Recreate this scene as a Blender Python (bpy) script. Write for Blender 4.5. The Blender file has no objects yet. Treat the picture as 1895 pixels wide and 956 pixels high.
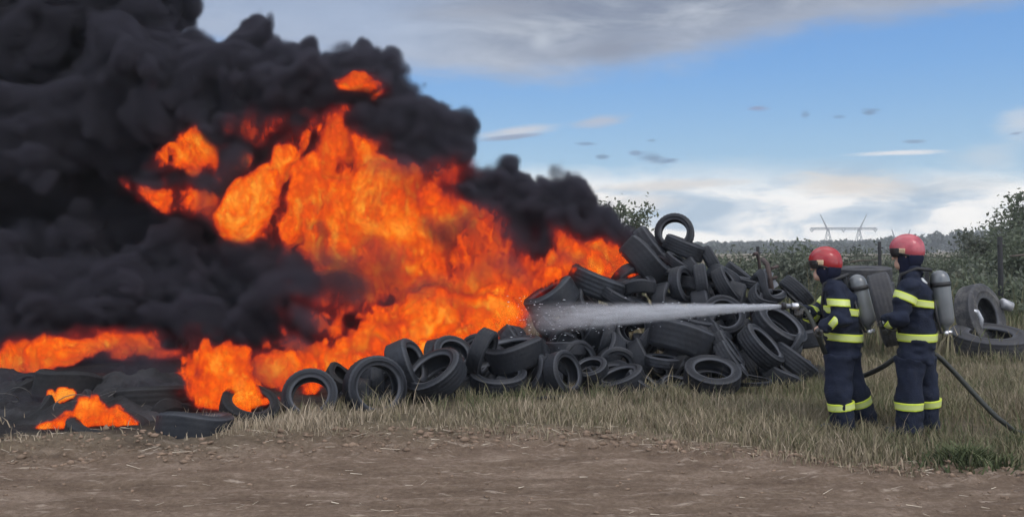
import bpy, bmesh, math, random
import numpy as np
from mathutils import Vector, Matrix
R = math.radians
S = bpy.context.scene
C = S.collection
random.seed(7); rng = np.random.default_rng(11)
F, CX, HY, CH = 1641.0, 947.5, 460.0, 1.7      # focal length and horizon of the 1895-wide photograph, eye height
def P(px, py, Y): return Vector(((px-CX)/F*Y, Y, CH-(py-HY)/F*Y))

# ------------------------------------------------------------------ camera, sky, sun, exposure
cam = bpy.data.cameras.new('camera'); co = bpy.data.objects.new('camera', cam); C.objects.link(co)
co.location = (0, 0, CH); co.rotation_euler = (R(90), 0, 0)
cam.sensor_width = 36; cam.lens = 36*F/1895; cam.shift_y = (HY-478)/1895
cam.clip_start = .05; cam.clip_end = 6000
S.camera = co
S.view_settings.view_transform = 'Standard'; S.view_settings.look = 'None'
S.view_settings.gamma = 1; S.view_settings.use_curve_mapping = False
S.view_settings.exposure = 0.0
S.render.engine = 'CYCLES'
cy = S.cycles
cy.use_denoising = True; cy.max_bounces = 6; cy.diffuse_bounces = 3; cy.glossy_bounces = 3
cy.transparent_max_bounces = 24; cy.volume_bounces = 1; cy.volume_step_rate = 1.7; cy.volume_max_steps = 512
cy.sample_clamp_indirect = 3.0

class NT:
    """small helper for building node trees"""
    def __init__(s, tree): s.t = tree; s.n = tree.nodes; s.l = tree.links
    def new(s, typ, **kw):
        nd = s.n.new(typ)
        for k, v in kw.items(): setattr(nd, k, v)
        return nd
    def put(s, sock, v):
        if hasattr(v, 'is_linked') or isinstance(v, bpy.types.NodeSocket): s.l.new(v, sock)
        elif isinstance(v, (tuple, list)) and len(v) == 3 and sock.type == 'RGBA': sock.default_value = (*v, 1)
        else: sock.default_value = v
    def m(s, op, a, b=0.0, c=0.0, clamp=False):
        nd = s.new('ShaderNodeMath', operation=op, use_clamp=clamp)
        for i, v in enumerate((a, b, c)): s.put(nd.inputs[i], v)
        return nd.outputs[0]
    def mix(s, f, a, b):
        nd = s.new('ShaderNodeMix', data_type='RGBA')
        s.put(nd.inputs[0], f); s.put(nd.inputs[6], a); s.put(nd.inputs[7], b)
        return nd.outputs[2]
    def noise(s, vec, scale, detail=4, rough=.5, dist=0.0):
        nd = s.new('ShaderNodeTexNoise')
        if vec is not None: s.l.new(vec, nd.inputs['Vector'])
        nd.inputs['Scale'].default_value = scale; nd.inputs['Detail'].default_value = detail
        nd.inputs['Roughness'].default_value = rough; nd.inputs['Distortion'].default_value = dist
        return nd.outputs['Fac']
    def ramp(s, f, stops):
        nd = s.new('ShaderNodeValToRGB'); e = nd.color_ramp.elements
        while len(e) < len(stops): e.new(.5)
        for i, (p, c) in enumerate(stops):
            e[i].position = p; e[i].color = (*c, 1) if isinstance(c, tuple) else (c, c, c, 1)
        s.put(nd.inputs[0], f)
        return nd.outputs[0]
    def step(s, v, a, b):
        nd = s.new('ShaderNodeMapRange', interpolation_type='SMOOTHSTEP')
        s.put(nd.inputs[0], v); s.put(nd.inputs[1], a); s.put(nd.inputs[2], b)
        return nd.outputs[0]
    def vec(s, x, y, z=0.0):
        nd = s.new('ShaderNodeCombineXYZ')
        for i, v in enumerate((x, y, z)): s.put(nd.inputs[i], v)
        return nd.outputs[0]

SUN_EL, SUN_AZ = 48.0, 140.0          # behind the photographer's right shoulder, high thin cloud over it
world = bpy.data.worlds.new('World'); S.world = world; world.use_nodes = True
w = NT(world.node_tree); w.n.clear()
sky = w.new('ShaderNodeTexSky', sky_type='NISHITA', sun_disc=False)
sky.sun_elevation = R(SUN_EL); sky.sun_rotation = R(SUN_AZ); sky.air_density = 1.0; sky.dust_density = 0.6; sky.ozone_density = 1.6
tc = w.new('ShaderNodeTexCoord'); sx = w.new('ShaderNodeSeparateXYZ'); w.l.new(tc.outputs['Generated'], sx.inputs[0])
dx, dy, dz = sx.outputs
dyc = w.m('MAXIMUM', dy, .12)
U = w.m('DIVIDE', dx, dyc); V = w.m('DIVIDE', dz, dyc)       # direction as slopes right / up
front = w.step(dy, .0, .25)
K = 10.0                                                      # Background strength is 0.1
n_big = w.noise(w.vec(w.m('MULTIPLY', U, 1.0), w.m('MULTIPLY', V, 2.6), .3), 3.2, 6, .55, .6)
n_mid = w.noise(w.vec(w.m('MULTIPLY', U, 1.0), w.m('MULTIPLY', V, 3.5), 1.7), 7.5, 6, .6, .4)
n_fin = w.noise(w.vec(w.m('MULTIPLY', U, 1.0), w.m('MULTIPLY', V, 4.5), 4.1), 22, 5, .6, .3)
def lin(c): return tuple(((x/255+.055)/1.055)**2.4 if x > 10 else x/255/12.92 for x in c)
def k10(c, f=1.0): return tuple(K*f*x for x in lin(c))
base = w.mix(.8, sky.outputs[0], w.ramp(dz, [(0, k10((172, 206, 228))), (.09, k10((150, 195, 231))), (.19, k10((116, 172, 232))), (.32, k10((84, 144, 222))), (.8, k10((60, 110, 190)))]))
col = base
def uv(px, py): return ((px-CX)/F, (HY-py)/F)
def blot(px, py, rx, ry, ang, colour, soft=.6, amp=1.0, nz=.9, noise=None):
    """one small cloud: an ellipse of directions with a ragged noise edge"""
    global col
    u0, v0 = uv(px, py); a = R(ang); ca, sa = math.cos(a), math.sin(a)
    du = w.m('SUBTRACT', U, u0); dv = w.m('SUBTRACT', V, v0)
    p = w.m('DIVIDE', w.m('ADD', w.m('MULTIPLY', du, ca), w.m('MULTIPLY', dv, sa)), rx/F)
    q = w.m('DIVIDE', w.m('SUBTRACT', w.m('MULTIPLY', dv, ca), w.m('MULTIPLY', du, sa)), ry/F)
    d = w.m('SQRT', w.m('ADD', w.m('MULTIPLY', p, p), w.m('MULTIPLY', q, q)))
    d = w.m('ADD', d, w.m('MULTIPLY', w.m('SUBTRACT', noise or n_fin, .5), nz))
    f = w.m('MULTIPLY', w.step(d, 1.0, 1.0-soft), amp)
    f = w.m('MULTIPLY', f, front)
    col = w.mix(f, col, k10(colour))
# pale haze low over the horizon
hz = w.m('MULTIPLY', w.step(w.m('ABSOLUTE', dz), .16, .0), .45)
col = w.mix(hz, col, k10((176, 205, 222)))
# bank of cream and blue-grey cloud over the horizon
bank = w.step(w.m('ADD', V, w.m('MULTIPLY', w.m('SUBTRACT', n_mid, .5), .075)), .102, .062)
bank = w.m('MULTIPLY', bank, front)
bcol = w.ramp(w.m('ADD', n_mid, w.m('MULTIPLY', w.m('SUBTRACT', n_big, .5), .7)), [(.28, k10((172, 194, 214))), (.42, k10((214, 222, 229), 1.08)), (.5, k10((242, 239, 235), 1.2)), (.66, k10((252, 246, 237), 1.3))])
col = w.mix(w.m('MULTIPLY', bank, .9), col, bcol)
blot(1240, 343, 190, 15, 3, (226, 220, 214), .8, .8)
blot(1180, 375, 120, 22, 2, (232, 226, 220), .9, .75)
blot(1575, 342, 170, 34, -2, (233, 222, 210), .9, .85)
blot(1760, 345, 160, 26, 4, (186, 198, 208), .9, .6)
blot(1660, 283, 115, 7, 2, (232, 232, 236), .8, .9)
blot(1890, 225, 70, 40, 12, (206, 214, 224), .9, .75)
blot(1830, 290, 110, 40, 8, (208, 216, 224), 1.0, .5)
blot(1110, 224, 75, 15, 8, (186, 190, 204), .9, .75)
blot(960, 243, 105, 14, 7, (206, 208, 216), .9, .85)
blot(945, 254, 75, 7, 6, (142, 156, 182), .8, .85)
for a in ((1400, 200, 24, 9, 0, (140, 150, 186)), (1610, 207, 25, 9, 6, (112, 138, 172)), (1553, 216, 20, 6, 4, (118, 150, 190)),
          (1490, 211, 12, 11, 10, (120, 152, 192)), (1690, 262, 28, 5, 0, (128, 154, 186)), (1210, 294, 42, 13, -3, (112, 138, 170)),
          (1206, 260, 16, 5, 0, (118, 146, 180)), (1114, 290, 15, 6, 5, (110, 138, 170)), (1084, 266, 22, 5, 0, (120, 150, 186)),
          (1176, 283, 14, 6, 0, (124, 150, 184)), (1240, 298, 24, 6, 8, (116, 142, 174)), (1880, 247, 18, 4, 8, (130, 150, 180))):
    blot(*a, soft=1.0, amp=.8, nz=2.2)
# the wide grey cloud overhead: its lower edge falls to the left
edge = w.m('ADD', w.m('MULTIPLY', w.m('MAXIMUM', w.m('SUBTRACT', U, .06), 0.0), .155), .2)
edge = w.m('ADD', edge, w.m('MULTIPLY', w.m('MAXIMUM', w.m('SUBTRACT', .0, U), 0.0), .10))
h = w.m('SUBTRACT', V, edge)
h = w.m('ADD', h, w.m('MULTIPLY', w.m('SUBTRACT', n_big, .5), .075))
h = w.m('ADD', h, w.m('MULTIPLY', w.m('SUBTRACT', n_fin, .5), .018))
over = w.m('MULTIPLY', w.step(h, -.02, .02), front)
leftness = w.step(U, .02, -.17)
ccol = w.ramp(w.m('ADD', n_mid, w.m('MULTIPLY', w.m('SUBTRACT', n_big, .5), .9)), [(.25, k10((120, 130, 150))), (.5, k10((146, 154, 170))), (.75, k10((186, 192, 202)))])
ccol = w.mix(w.m('MULTIPLY', leftness, .75), ccol, k10((164, 181, 208)))
ccol = w.mix(w.m('MULTIPLY', w.step(h, .05, .0), .55), ccol, k10((182, 190, 206)))
col = w.mix(w.m('MULTIPLY', over, .93), col, ccol)
blot(1003, 75, 34, 30, 20, (190, 199, 212), 1.0, .7, noise=n_mid)
blot(1130, 95, 200, 34, 3, (138, 147, 166), 1.0, .8, noise=n_mid)
blot(880, 22, 230, 26, 3, (157, 163, 178), 1.0, .6, noise=n_mid)
# unseen broken cloud behind and above the photographer, brightened to lift the foreground light
back = w.m('MULTIPLY', w.step(w.noise(tc.outputs['Generated'], 2.2, 6, .55, .5), .42, .62), w.m('SUBTRACT', 1.0, w.m('MULTIPLY', front, w.step(dz, .75, .45))))
col = w.mix(w.m('MULTIPLY', back, .85), col, k10((246, 246, 248), 2.7))
bg = w.new('ShaderNodeBackground'); w.put(bg.inputs[0], col); bg.inputs[1].default_value = .1
wo = w.new('ShaderNodeOutputWorld'); w.l.new(bg.outputs[0], wo.inputs[0])

sd = bpy.data.lights.new('sun', 'SUN'); sd.energy = 1.5; sd.angle = R(18); sd.color = (1, .95, .88)
so = bpy.data.objects.new('sun', sd); C.objects.link(so)
sdir = Vector((math.sin(R(SUN_AZ))*math.cos(R(SUN_EL)), math.cos(R(SUN_AZ))*math.cos(R(SUN_EL)), math.sin(R(SUN_EL))))
so.location = (0, 0, 30); so.rotation_euler = sdir.to_track_quat('Z', 'Y').to_euler()

# ------------------------------------------------------------------ general helpers
def tag(o, label=None, cat=None, group=None, kind=None):
    if label: o['label'] = label
    if cat: o['category'] = cat
    if group: o['group'] = group
    if kind: o['kind'] = kind
    return o
def obj(name, me, mats=None, parent=None, loc=None):
    o = bpy.data.objects.new(name, me); C.objects.link(o)
    if mats is not None:
        for m in (mats if isinstance(mats, (list, tuple)) else [mats]): me.materials.append(m)
    if parent: o.parent = parent
    if loc is not None: o.location = loc
    return o
def empty(name, loc=(0, 0, 0)):
    o = bpy.data.objects.new(name, None); o.empty_display_size = .1; C.objects.link(o); o.location = loc
    return o
def mesh(name, verts, faces, smooth=True):
    verts = np.asarray(verts, dtype=np.float32); me = bpy.data.meshes.new(name)
    faces = [np.asarray(f, dtype=np.int32) for f in (faces if isinstance(faces, list) and len(faces) and isinstance(faces[0], np.ndarray) and faces[0].ndim == 2 else [faces]) if len(f)]
    me.vertices.add(len(verts)); me.vertices.foreach_set('co', verts.ravel())
    nl = sum(f.size for f in faces); npoly = sum(len(f) for f in faces)
    me.loops.add(nl); me.loops.foreach_set('vertex_index', np.concatenate([f.ravel() for f in faces]))
    me.polygons.add(npoly)
    tot = np.concatenate([np.full(len(f), f.shape[1], np.int32) for f in faces])
    me.polygons.foreach_set('loop_start', np.concatenate([[0], np.cumsum(tot)[:-1]]).astype(np.int32))
    if smooth: me.polygons.foreach_set('use_smooth', np.ones(npoly, bool))
    me.update(calc_edges=True); me.validate()
    return me
def mat(name):
    m = bpy.data.materials.new(name); m.use_nodes = True
    t = NT(m.node_tree); t.n.clear(); out = t.new('ShaderNodeOutputMaterial')
    return m, t, out
def pbr(name, colour, rough=.6, metal=0.0, bump=0.0, bscale=40, vary=.25, vscale=6, spec=.5):
    m, t, out = mat(name); b = t.new('ShaderNodeBsdfPrincipled'); t.l.new(b.outputs[0], out.inputs[0])
    tc = t.new('ShaderNodeTexCoord'); v = tc.outputs['Object']
    f = t.noise(v, vscale, 5, .6)
    c2 = tuple(c*(1-vary) for c in colour); c1 = tuple(min(1, c*(1+vary)) for c in colour)
    t.put(b.inputs['Base Color'], t.ramp(f, [(.3, c2), (.7, c1)]))
    b.inputs['Roughness'].default_value = rough; b.inputs['Metallic'].default_value = metal
    b.inputs['Specular IOR Level'].default_value = spec
    if bump:
        bp = t.new('ShaderNodeBump'); bp.inputs['Strength'].default_value = bump; bp.inputs['Distance'].default_value = .02
        t.put(bp.inputs['Height'], t.noise(v, bscale, 5, .6)); t.l.new(bp.outputs[0], b.inputs['Normal'])
    return m
def tube(pts, radii, seg=10, caps=True):
    """vertices and faces of a tube along points"""
    pts = [Vector(p) for p in pts]; n = len(pts); radii = radii if hasattr(radii, '__len__') else [radii]*n
    vs, fs = [], []
    up = Vector((0, 0, 1)); prev = None
    for i, p in enumerate(pts):
        t = (pts[min(i+1, n-1)]-pts[max(i-1, 0)]).normalized()
        if prev is None:
            a = t.cross(up if abs(t.z) < .95 else Vector((1, 0, 0))).normalized()
        else: a = (prev-t*prev.dot(t)).normalized()
        prev = a; b = t.cross(a)
        for k in range(seg):
            q = 2*math.pi*k/seg; vs.append(p+(a*math.cos(q)+b*math.sin(q))*radii[i])
    for i in range(n-1):
        for k in range(seg):
            k2 = (k+1) % seg; fs.append((i*seg+k, i*seg+k2, (i+1)*seg+k2, (i+1)*seg+k))
    if caps:
        c0 = len(vs); vs.append(pts[0]); vs.append(pts[-1])
        for k in range(seg):
            k2 = (k+1) % seg
            fs.append((c0, k2, k, k)); fs.append((c0+1, (n-1)*seg+k, (n-1)*seg+k2, (n-1)*seg+k2))
    return [tuple(v) for v in vs], fs
class MB:
    """collects shapes for one mesh"""
    def __init__(s): s.v = []; s.f = []
    def add(s, vf):
        o = len(s.v); s.v += list(vf[0]); s.f += [tuple(dict.fromkeys(i+o for i in f)) for f in vf[1]]; return s
    def tube(s, pts, r, seg=8): return s.add(tube(pts, r, seg))
    def box(s, c, d, rot=None):
        vs = [Vector((x*d[0]/2, y*d[1]/2, z*d[2]/2)) for x in (-1, 1) for y in (-1, 1) for z in (-1, 1)]
        if rot: vs = [rot @ v for v in vs]
        vs = [tuple(v+Vector(c)) for v in vs]
        return s.add((vs, [(0, 1, 3, 2), (4, 6, 7, 5), (0, 4, 5, 1), (2, 3, 7, 6), (0, 2, 6, 4), (1, 5, 7, 3)]))
    def build(s, name, m, parent=None, loc=None, smooth=False):
        me = bpy.data.meshes.new(name); me.from_pydata(s.v, [], s.f); me.update(); me.validate()
        if smooth: me.polygons.foreach_set('use_smooth', [True]*len(me.polygons))
        return obj(name, me, m, parent, loc)
_T = np.random.default_rng(3).random((64, 64, 64)).astype(np.float32)*2-1
def vnoise(x, y, z=0.0):
    x, y, z = np.broadcast_arrays(*[np.asarray(q, float) for q in (x, y, z)])
    xi, yi, zi = np.floor(x).astype(int), np.floor(y).astype(int), np.floor(z).astype(int)
    fx, fy, fz = x-xi, y-yi, z-zi
    fx, fy, fz = [q*q*(3-2*q) for q in (fx, fy, fz)]
    r = 0
    for i in (0, 1):
        for j in (0, 1):
            for k in (0, 1):
                r = r+_T[(xi+i) & 63, (yi+j) & 63, (zi+k) & 63]*(fx if i else 1-fx)*(fy if j else 1-fy)*(fz if k else 1-fz)
    return r
def fbm(x, y, z=0.0, octaves=4, gain=.5):
    r, a = 0, 1.0
    for o in range(octaves):
        r = r+a*vnoise(x*2**o+o*17.3, y*2**o+o*9.1, z*2**o+o*5.7); a *= gain
    return r

# ------------------------------------------------------------------ ground and dirt road
def px_of(x, y): return CX+F*x/np.maximum(y, .5)
def interp(x, tab): return np.interp(x, [a for a, b in tab], [b for a, b in tab])
def road_edge(x):      # where the flat road ends, in metres from the camera
    return interp(x, [(-9, 6.5), (-4.5, 6.75), (-2.5, 7.0), (-1.0, 7.35), (.0, 7.45), (.8, 7.5), (1.8, 7.1), (2.8, 6.65), (4.2, 6.45), (9, 6.3)])+.22*vnoise(x*1.3, 3.3)+.1*vnoise(x*4.1, 7.7)
def grass_edge(x):     # where the grass begins
    return interp(x, [(-9, 7.6), (-4.0, 7.65), (-2.6, 7.85), (-1.2, 8.1), (0, 8.0), (.9, 7.75), (1.9, 7.35), (2.8, 6.95), (4.2, 6.75), (9, 6.6)])+.2*vnoise(x*1.7, 13.3)
def ground_z(x, y):
    x = np.asarray(x, float); y = np.asarray(y, float)
    e = road_edge(x); g = grass_edge(x)
    t = np.clip((y-e)/(g-e+.15), 0, 1); t = t*t*(3-2*t)
    z = interp(x, [(-3, .09), (0, .07), (1.8, .03), (3, .0)])*t*np.clip((30-y)/10, 0, 1)
    near = np.clip((14-y)/4, 0, 1)
    bank = np.exp(-((y-(e+g)/2)/.45)**2)
    z = z+near*(.012*fbm(x*1.4, y*2.6, 0, 3)+.010*fbm(x*5, y*9, 2, 3, .6))
    z = z+near*bank*(.05*np.abs(fbm(x*5, y*6, 5, 4, .6)))
    ruts = np.where(y < e, 1.0, np.clip(1-(y-e)/.4, 0, 1))
    z = z+ruts*(.018*np.abs(fbm(x*.9+y*.3, y*6.0, 9, 4, .6))-.02*np.exp(-((y-(e-.75-.1*vnoise(x*.8, 1)))/.16)**2)+.012*np.exp(-((y-(e-.45))/.12)**2))
    z = z+.05*vnoise(x*.12, y*.12)*np.clip((y-9)/10, 0, 1)
    return z-.10*np.clip((y-6.6)/1.0, 0, 1)*0
def ground_mat(name, road):
    m, t, out = mat(name); b = t.new('ShaderNodeBsdfPrincipled'); t.l.new(b.outputs[0], out.inputs[0])
    g = t.new('ShaderNodeNewGeometry').outputs['Position']
    st = t.new('ShaderNodeMapping'); st.inputs['Scale'].default_value = (.55, 1.8, 1); st.inputs['Rotation'].default_value = (0, 0, R(-4)); t.l.new(g, st.inputs[0])
    n1 = t.noise(st.outputs[0], 2.2, 6, .62); n2 = t.noise(g, 22, 5, .65); n3 = t.noise(st.outputs[0], 9, 5, .6)
    f = t.m('ADD', t.m('MULTIPLY', n1, .6), t.m('MULTIPLY', n2, .4))
    dirt = t.ramp(f, [(.3, (.10, .066, .044)), (.5, (.21, .15, .105)), (.68, (.35, .265, .20))])
    dust = t.step(n3, .56, .72)
    dirt = t.mix(t.m('MULTIPLY', dust, .7), dirt, (.53, .43, .34))
    soil = t.ramp(f, [(.3, (.075, .06, .04)), (.55, (.165, .135, .085)), (.75, (.25, .205, .13))])
    at = t.new('ShaderNodeAttribute', attribute_name='soil').outputs['Fac']
    c = t.mix(at, dirt, soil)
    ash = t.new('ShaderNodeAttribute', attribute_name='ash').outputs['Fac']
    ashc = t.ramp(n2, [(.3, (.012, .011, .012)), (.6, (.03, .028, .028)), (.8, (.08, .075, .075))])
    c = t.mix(ash, c, ashc)
    t.put(b.inputs['Base Color'], c); b.inputs['Roughness'].default_value = .95; b.inputs['Specular IOR Level'].default_value = .2
    bp = t.new('ShaderNodeBump'); bp.inputs['Strength'].default_value = 1.0; bp.inputs['Distance'].default_value = .04
    t.put(bp.inputs['Height'], t.m('ADD', t.noise(g, 45, 6, .65), t.m('MULTIPLY', t.noise(g, 160, 3, .6), .4))); t.l.new(bp.outputs[0], b.inputs['Normal'])
    return m
def make_ground():
    ys = np.concatenate([np.linspace(-40, 4, 12)[:-1], np.arange(4, 10, .026), np.geomspace(10, 40, 70)[:-1], np.geomspace(40, 5000, 40)])
    xn = np.arange(-6.5, 6.5, .032); xo = np.geomspace(6.6, 4000, 45)
    xs = np.concatenate([-xo[::-1], xn, xo]); nx, ny = len(xs), len(ys)
    X, Y = np.meshgrid(xs, ys); Z = ground_z(X, Y)
    e = road_edge(X); g = grass_edge(X)
    soil = np.clip((Y-e-.1)/(g-e+.3), 0, 1)
    ash = np.clip(1-np.abs((X+5.2))/3.1, 0, 1)*np.clip((Y-7.3)/.7, 0, 1)*np.clip((13-Y)/2, 0, 1)*2.5
    ash = np.clip(ash+.5*vnoise(X*2, Y*2)*(ash > 0), 0, 1)
    pile = np.clip((X+4)/.6, 0, 1)*np.clip((4.9-X)/.4, 0, 1)*np.clip((Y-8.95-.33*np.clip(X+2, 0, 9))/.4, 0, 1)*np.clip((15-Y)/1, 0, 1)
    ash = np.maximum(ash, pile*.9)
    i = np.arange(ny-1)[:, None]*nx+np.arange(nx-1)[None]
    q = np.stack([i, i+1, i+nx+1, i+nx], -1)
    isroad = (Y[:-1, :-1] < e[:-1, :-1]+.05)
    V = np.stack([X, Y, Z], -1).reshape(-1, 3)
    for name, sel in (('dirt_road', isroad), ('ground', ~isroad)):
        f = q[sel]; u, inv = np.unique(f, return_inverse=True)
        me = mesh(name, V[u], inv.reshape(-1, 4))
        for an, arr in (('soil', soil), ('ash', ash)):
            a = me.attributes.new(an, 'FLOAT', 'POINT'); a.data.foreach_set('value', arr.reshape(-1)[u].astype(np.float32))
        tag(obj(name, me, ground_mat(name, name == 'dirt_road')), kind='structure')
make_ground()

# grass: bent blades, one countless mass
def blades(name, x, y, h, tint, width=.006, lean=.5, m=None, zoff=None):
    n = len(x); z = ground_z(x, y)-.01 if zoff is None else zoff
    a = rng.uniform(0, 2*np.pi, n); la = rng.uniform(0, 2*np.pi, n); le = rng.uniform(.1, lean, n)*h
    wx, wy = np.cos(a)*width*rng.uniform(.6, 1.5, n), np.sin(a)*width*rng.uniform(.6, 1.5, n)
    bx, by = np.cos(la)*le, np.sin(la)*le
    v = np.empty((n, 5, 3), np.float32)
    v[:, 0] = np.stack([x-wx, y-wy, z], -1); v[:, 1] = np.stack([x+wx, y+wy, z], -1)
    v[:, 2] = np.stack([x+bx*.35+wx*.8, y+by*.35+wy*.8, z+h*.6], -1); v[:, 3] = np.stack([x+bx*.35-wx*.8, y+by*.35-wy*.8, z+h*.6], -1)
    v[:, 4] = np.stack([x+bx, y+by, z+h], -1)
    i = np.arange(n)[:, None]*5
    me = mesh(name, v.reshape(-1, 3), [np.concatenate([i, i+1, i+2, i+3], 1), np.concatenate([i+3, i+2, i+4], 1)], smooth=False)
    at = me.attributes.new('tint', 'FLOAT', 'POINT'); at.data.foreach_set('value', np.repeat(tint, 5).astype(np.float32))
    return obj(name, me, m)
def grass_mat(name, stops):
    m, t, out = mat(name); b = t.new('ShaderNodeBsdfPrincipled'); t.l.new(b.outputs[0], out.inputs[0])
    c = t.ramp(t.new('ShaderNodeAttribute', attribute_name='tint').outputs['Fac'], stops)
    t.put(b.inputs['Base Color'], c); b.inputs['Roughness'].default_value = .8; b.inputs['Specular IOR Level'].default_value = .2
    return m
GM = grass_mat('grass', [(0, (.05, .066, .03)), (.3, (.105, .12, .055)), (.55, (.20, .172, .105)), (.8, (.30, .245, .17)), (1, (.38, .31, .225))])
def grass_field():
    n = 500000
    # even in the picture: near ground gets more blades per square metre
    y = 6.4+(rng.random(n)**1.7)*13.5; x = rng.uniform(-1, 1, n)*.82*y
    g = grass_edge(x)
    inside_pile = (x > -12) & (x < 4.35) & (y > interp(x, [(-6.5, 7.9), (-2.2, 9.0), (0, 9.9), (2, 10.4), (4.3, 11.3)])) & (y < 15.5)
    burnt = (x < -2.75-.25*vnoise(y*3, 1)) & (y > 7.6)
    thin = np.clip((y-g+.35)/1.0, 0, 1)
    clump = .55+.6*fbm(x*1.1, y*1.5, 3, 3)+.35*vnoise(x*5, y*5, 2)
    keep = ~inside_pile & ~(burnt & (rng.random(n) < .93)) & (rng.random(n) < thin*np.clip(clump*1.25-.2, .06, 1))
    x, y, g, thin = x[keep], y[keep], g[keep], thin[keep]; n = len(x)
    green = .5*fbm(x*.5+3, y*.6, 7, 3)+.25*vnoise(x*3, y*3, 5)
    # greener strip along the foot of the heap and at the far right
    foot = np.exp(-((y-interp(x, [(-2.5, 8.75), (0, 9.55), (1, 9.9)]))/.45)**2)*((x > -2.4) & (x < 1.1))
    right = np.clip((x-2.2)/1.5, 0, 1)*.16
    tint = np.clip(.74-.36*green-.28*foot-right+rng.normal(0, .15, n)-.12*np.clip((y-9)/6, 0, 1), 0, 1)
    h = rng.uniform(.035, .11, n)*(.6+.9*thin)*(1+.4*vnoise(x*.9, y*.9, 8))*np.where(y > 11, 1.25, 1)
    tall = rng.random(n) < .05; h[tall] *= 1.8
    o = blades('grass', x, y, h, tint, width=.0042+.00035*0, lean=.8, m=GM)
    tag(o, 'dry and green grass between the dirt road and the tyres', 'grass', kind='stuff')
    n = 76000     # coarse far meadow
    y = np.geomspace(14, 70, n)*rng.uniform(.95, 1.05, n); x = rng.uniform(-.84, .84, n)*y
    tint = np.clip(.42-.3*fbm(x*.25, y*.2, 7, 3)+rng.normal(0, .15, n), 0, 1)
    o = blades('meadow', x, y, rng.uniform(.15, .4, n)*(1+.5*vnoise(x*.3, y*.3)), tint, width=.014, lean=.6, m=GM)
    tag(o, 'tall rough meadow grass beyond the tyres', 'grass', kind='stuff')
    # one leafy green weed clump at the road edge
    n = 900; r = np.abs(rng.normal(0, .17, n)); a = rng.uniform(0, 6.28, n)
    x = 3.57+r*np.cos(a)*1.4; y = 6.95+r*np.sin(a)
    o = blades('weed_clump', x, y, rng.uniform(.05, .2, n)*np.exp(-r*1.5), np.clip(rng.normal(.18, .1, n), 0, 1), width=.008, lean=1.3, m=GM)
    tag(o, 'bright green weed clump at the edge of the dirt road', 'weed')
grass_field()

# clods, stones and straw on the road and its bank
def litter():
    n = 3400; x = rng.uniform(-6, 6, n); e = road_edge(x); g = grass_edge(x)
    y = np.where(rng.random(n) < .6, e+rng.random(n)*(g-e+.1), 5+rng.random(n)*(e-5)+.0)
    z = ground_z(x, y); s = np.minimum(rng.gamma(1.6, .0055, n), .02)*np.where(y > e, 1.25, .7)
    ico = bmesh.new(); bmesh.ops.create_icosphere(ico, subdivisions=1, radius=1)
    bv = np.array([v.co[:] for v in ico.verts]); bf = np.array([[v.index for v in f.verts] for f in ico.faces]); ico.free()
    k = len(bv); v = bv[None]*(1+.28*rng.normal(size=(n, k, 1)))*s[:, None, None]*np.stack([rng.uniform(.8, 1.8, n), rng.uniform(.8, 1.3, n), rng.uniform(.5, .9, n)], -1)[:, None, :]
    v = v+np.stack([x, y, z+s*.2], -1)[:, None, :]
    f = bf[None]+(np.arange(n)*k)[:, None, None]
    me = mesh('clods', v.reshape(-1, 3), f.reshape(-1, 3), smooth=False)
    m = pbr('clod_soil', (.2, .142, .10), .95, vary=.45, vscale=3, spec=.2)
    tag(obj('clods', me, m), 'loose dirt clods and small stones on road and bank', 'dirt', kind='stuff')
    n = 420; x = rng.uniform(-6, 6, n); e = road_edge(x); g = grass_edge(x)
    y = np.where(rng.random(n) < .65, e+rng.random(n)*(g-e+.3), 5.2+rng.random(n)*(e-5.2)); z = ground_z(x, y)+.008
    a = rng.normal(0, .7, n); L = rng.gamma(2, .014, n)+.01; wd = rng.uniform(.001, .0028, n); tl = rng.normal(0, .15, n)
    dxv = np.stack([np.cos(a)*L, np.sin(a)*L, tl*L], -1); wv = np.stack([-np.sin(a)*wd, np.cos(a)*wd, wd*.8], -1); c = np.stack([x, y, z], -1)
    v = np.stack([c-dxv-wv, c-dxv+wv, c+dxv+wv*.5, c+dxv-wv*.5], 1)
    me = mesh('straw', v.reshape(-1, 3), np.arange(4*n).reshape(n, 4), smooth=False)
    at = me.attributes.new('tint', 'FLOAT', 'POINT'); at.data.foreach_set('value', np.repeat(np.clip(rng.normal(.8, .25, n), 0, 1), 4).astype(np.float32))
    tag(obj('straw', me, grass_mat('straw', [(0, (.08, .055, .035)), (.5, (.25, .2, .14)), (1, (.5, .43, .33))])), 'dry straw and twigs scattered over the dirt', 'straw', kind='stuff')
litter()

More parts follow.
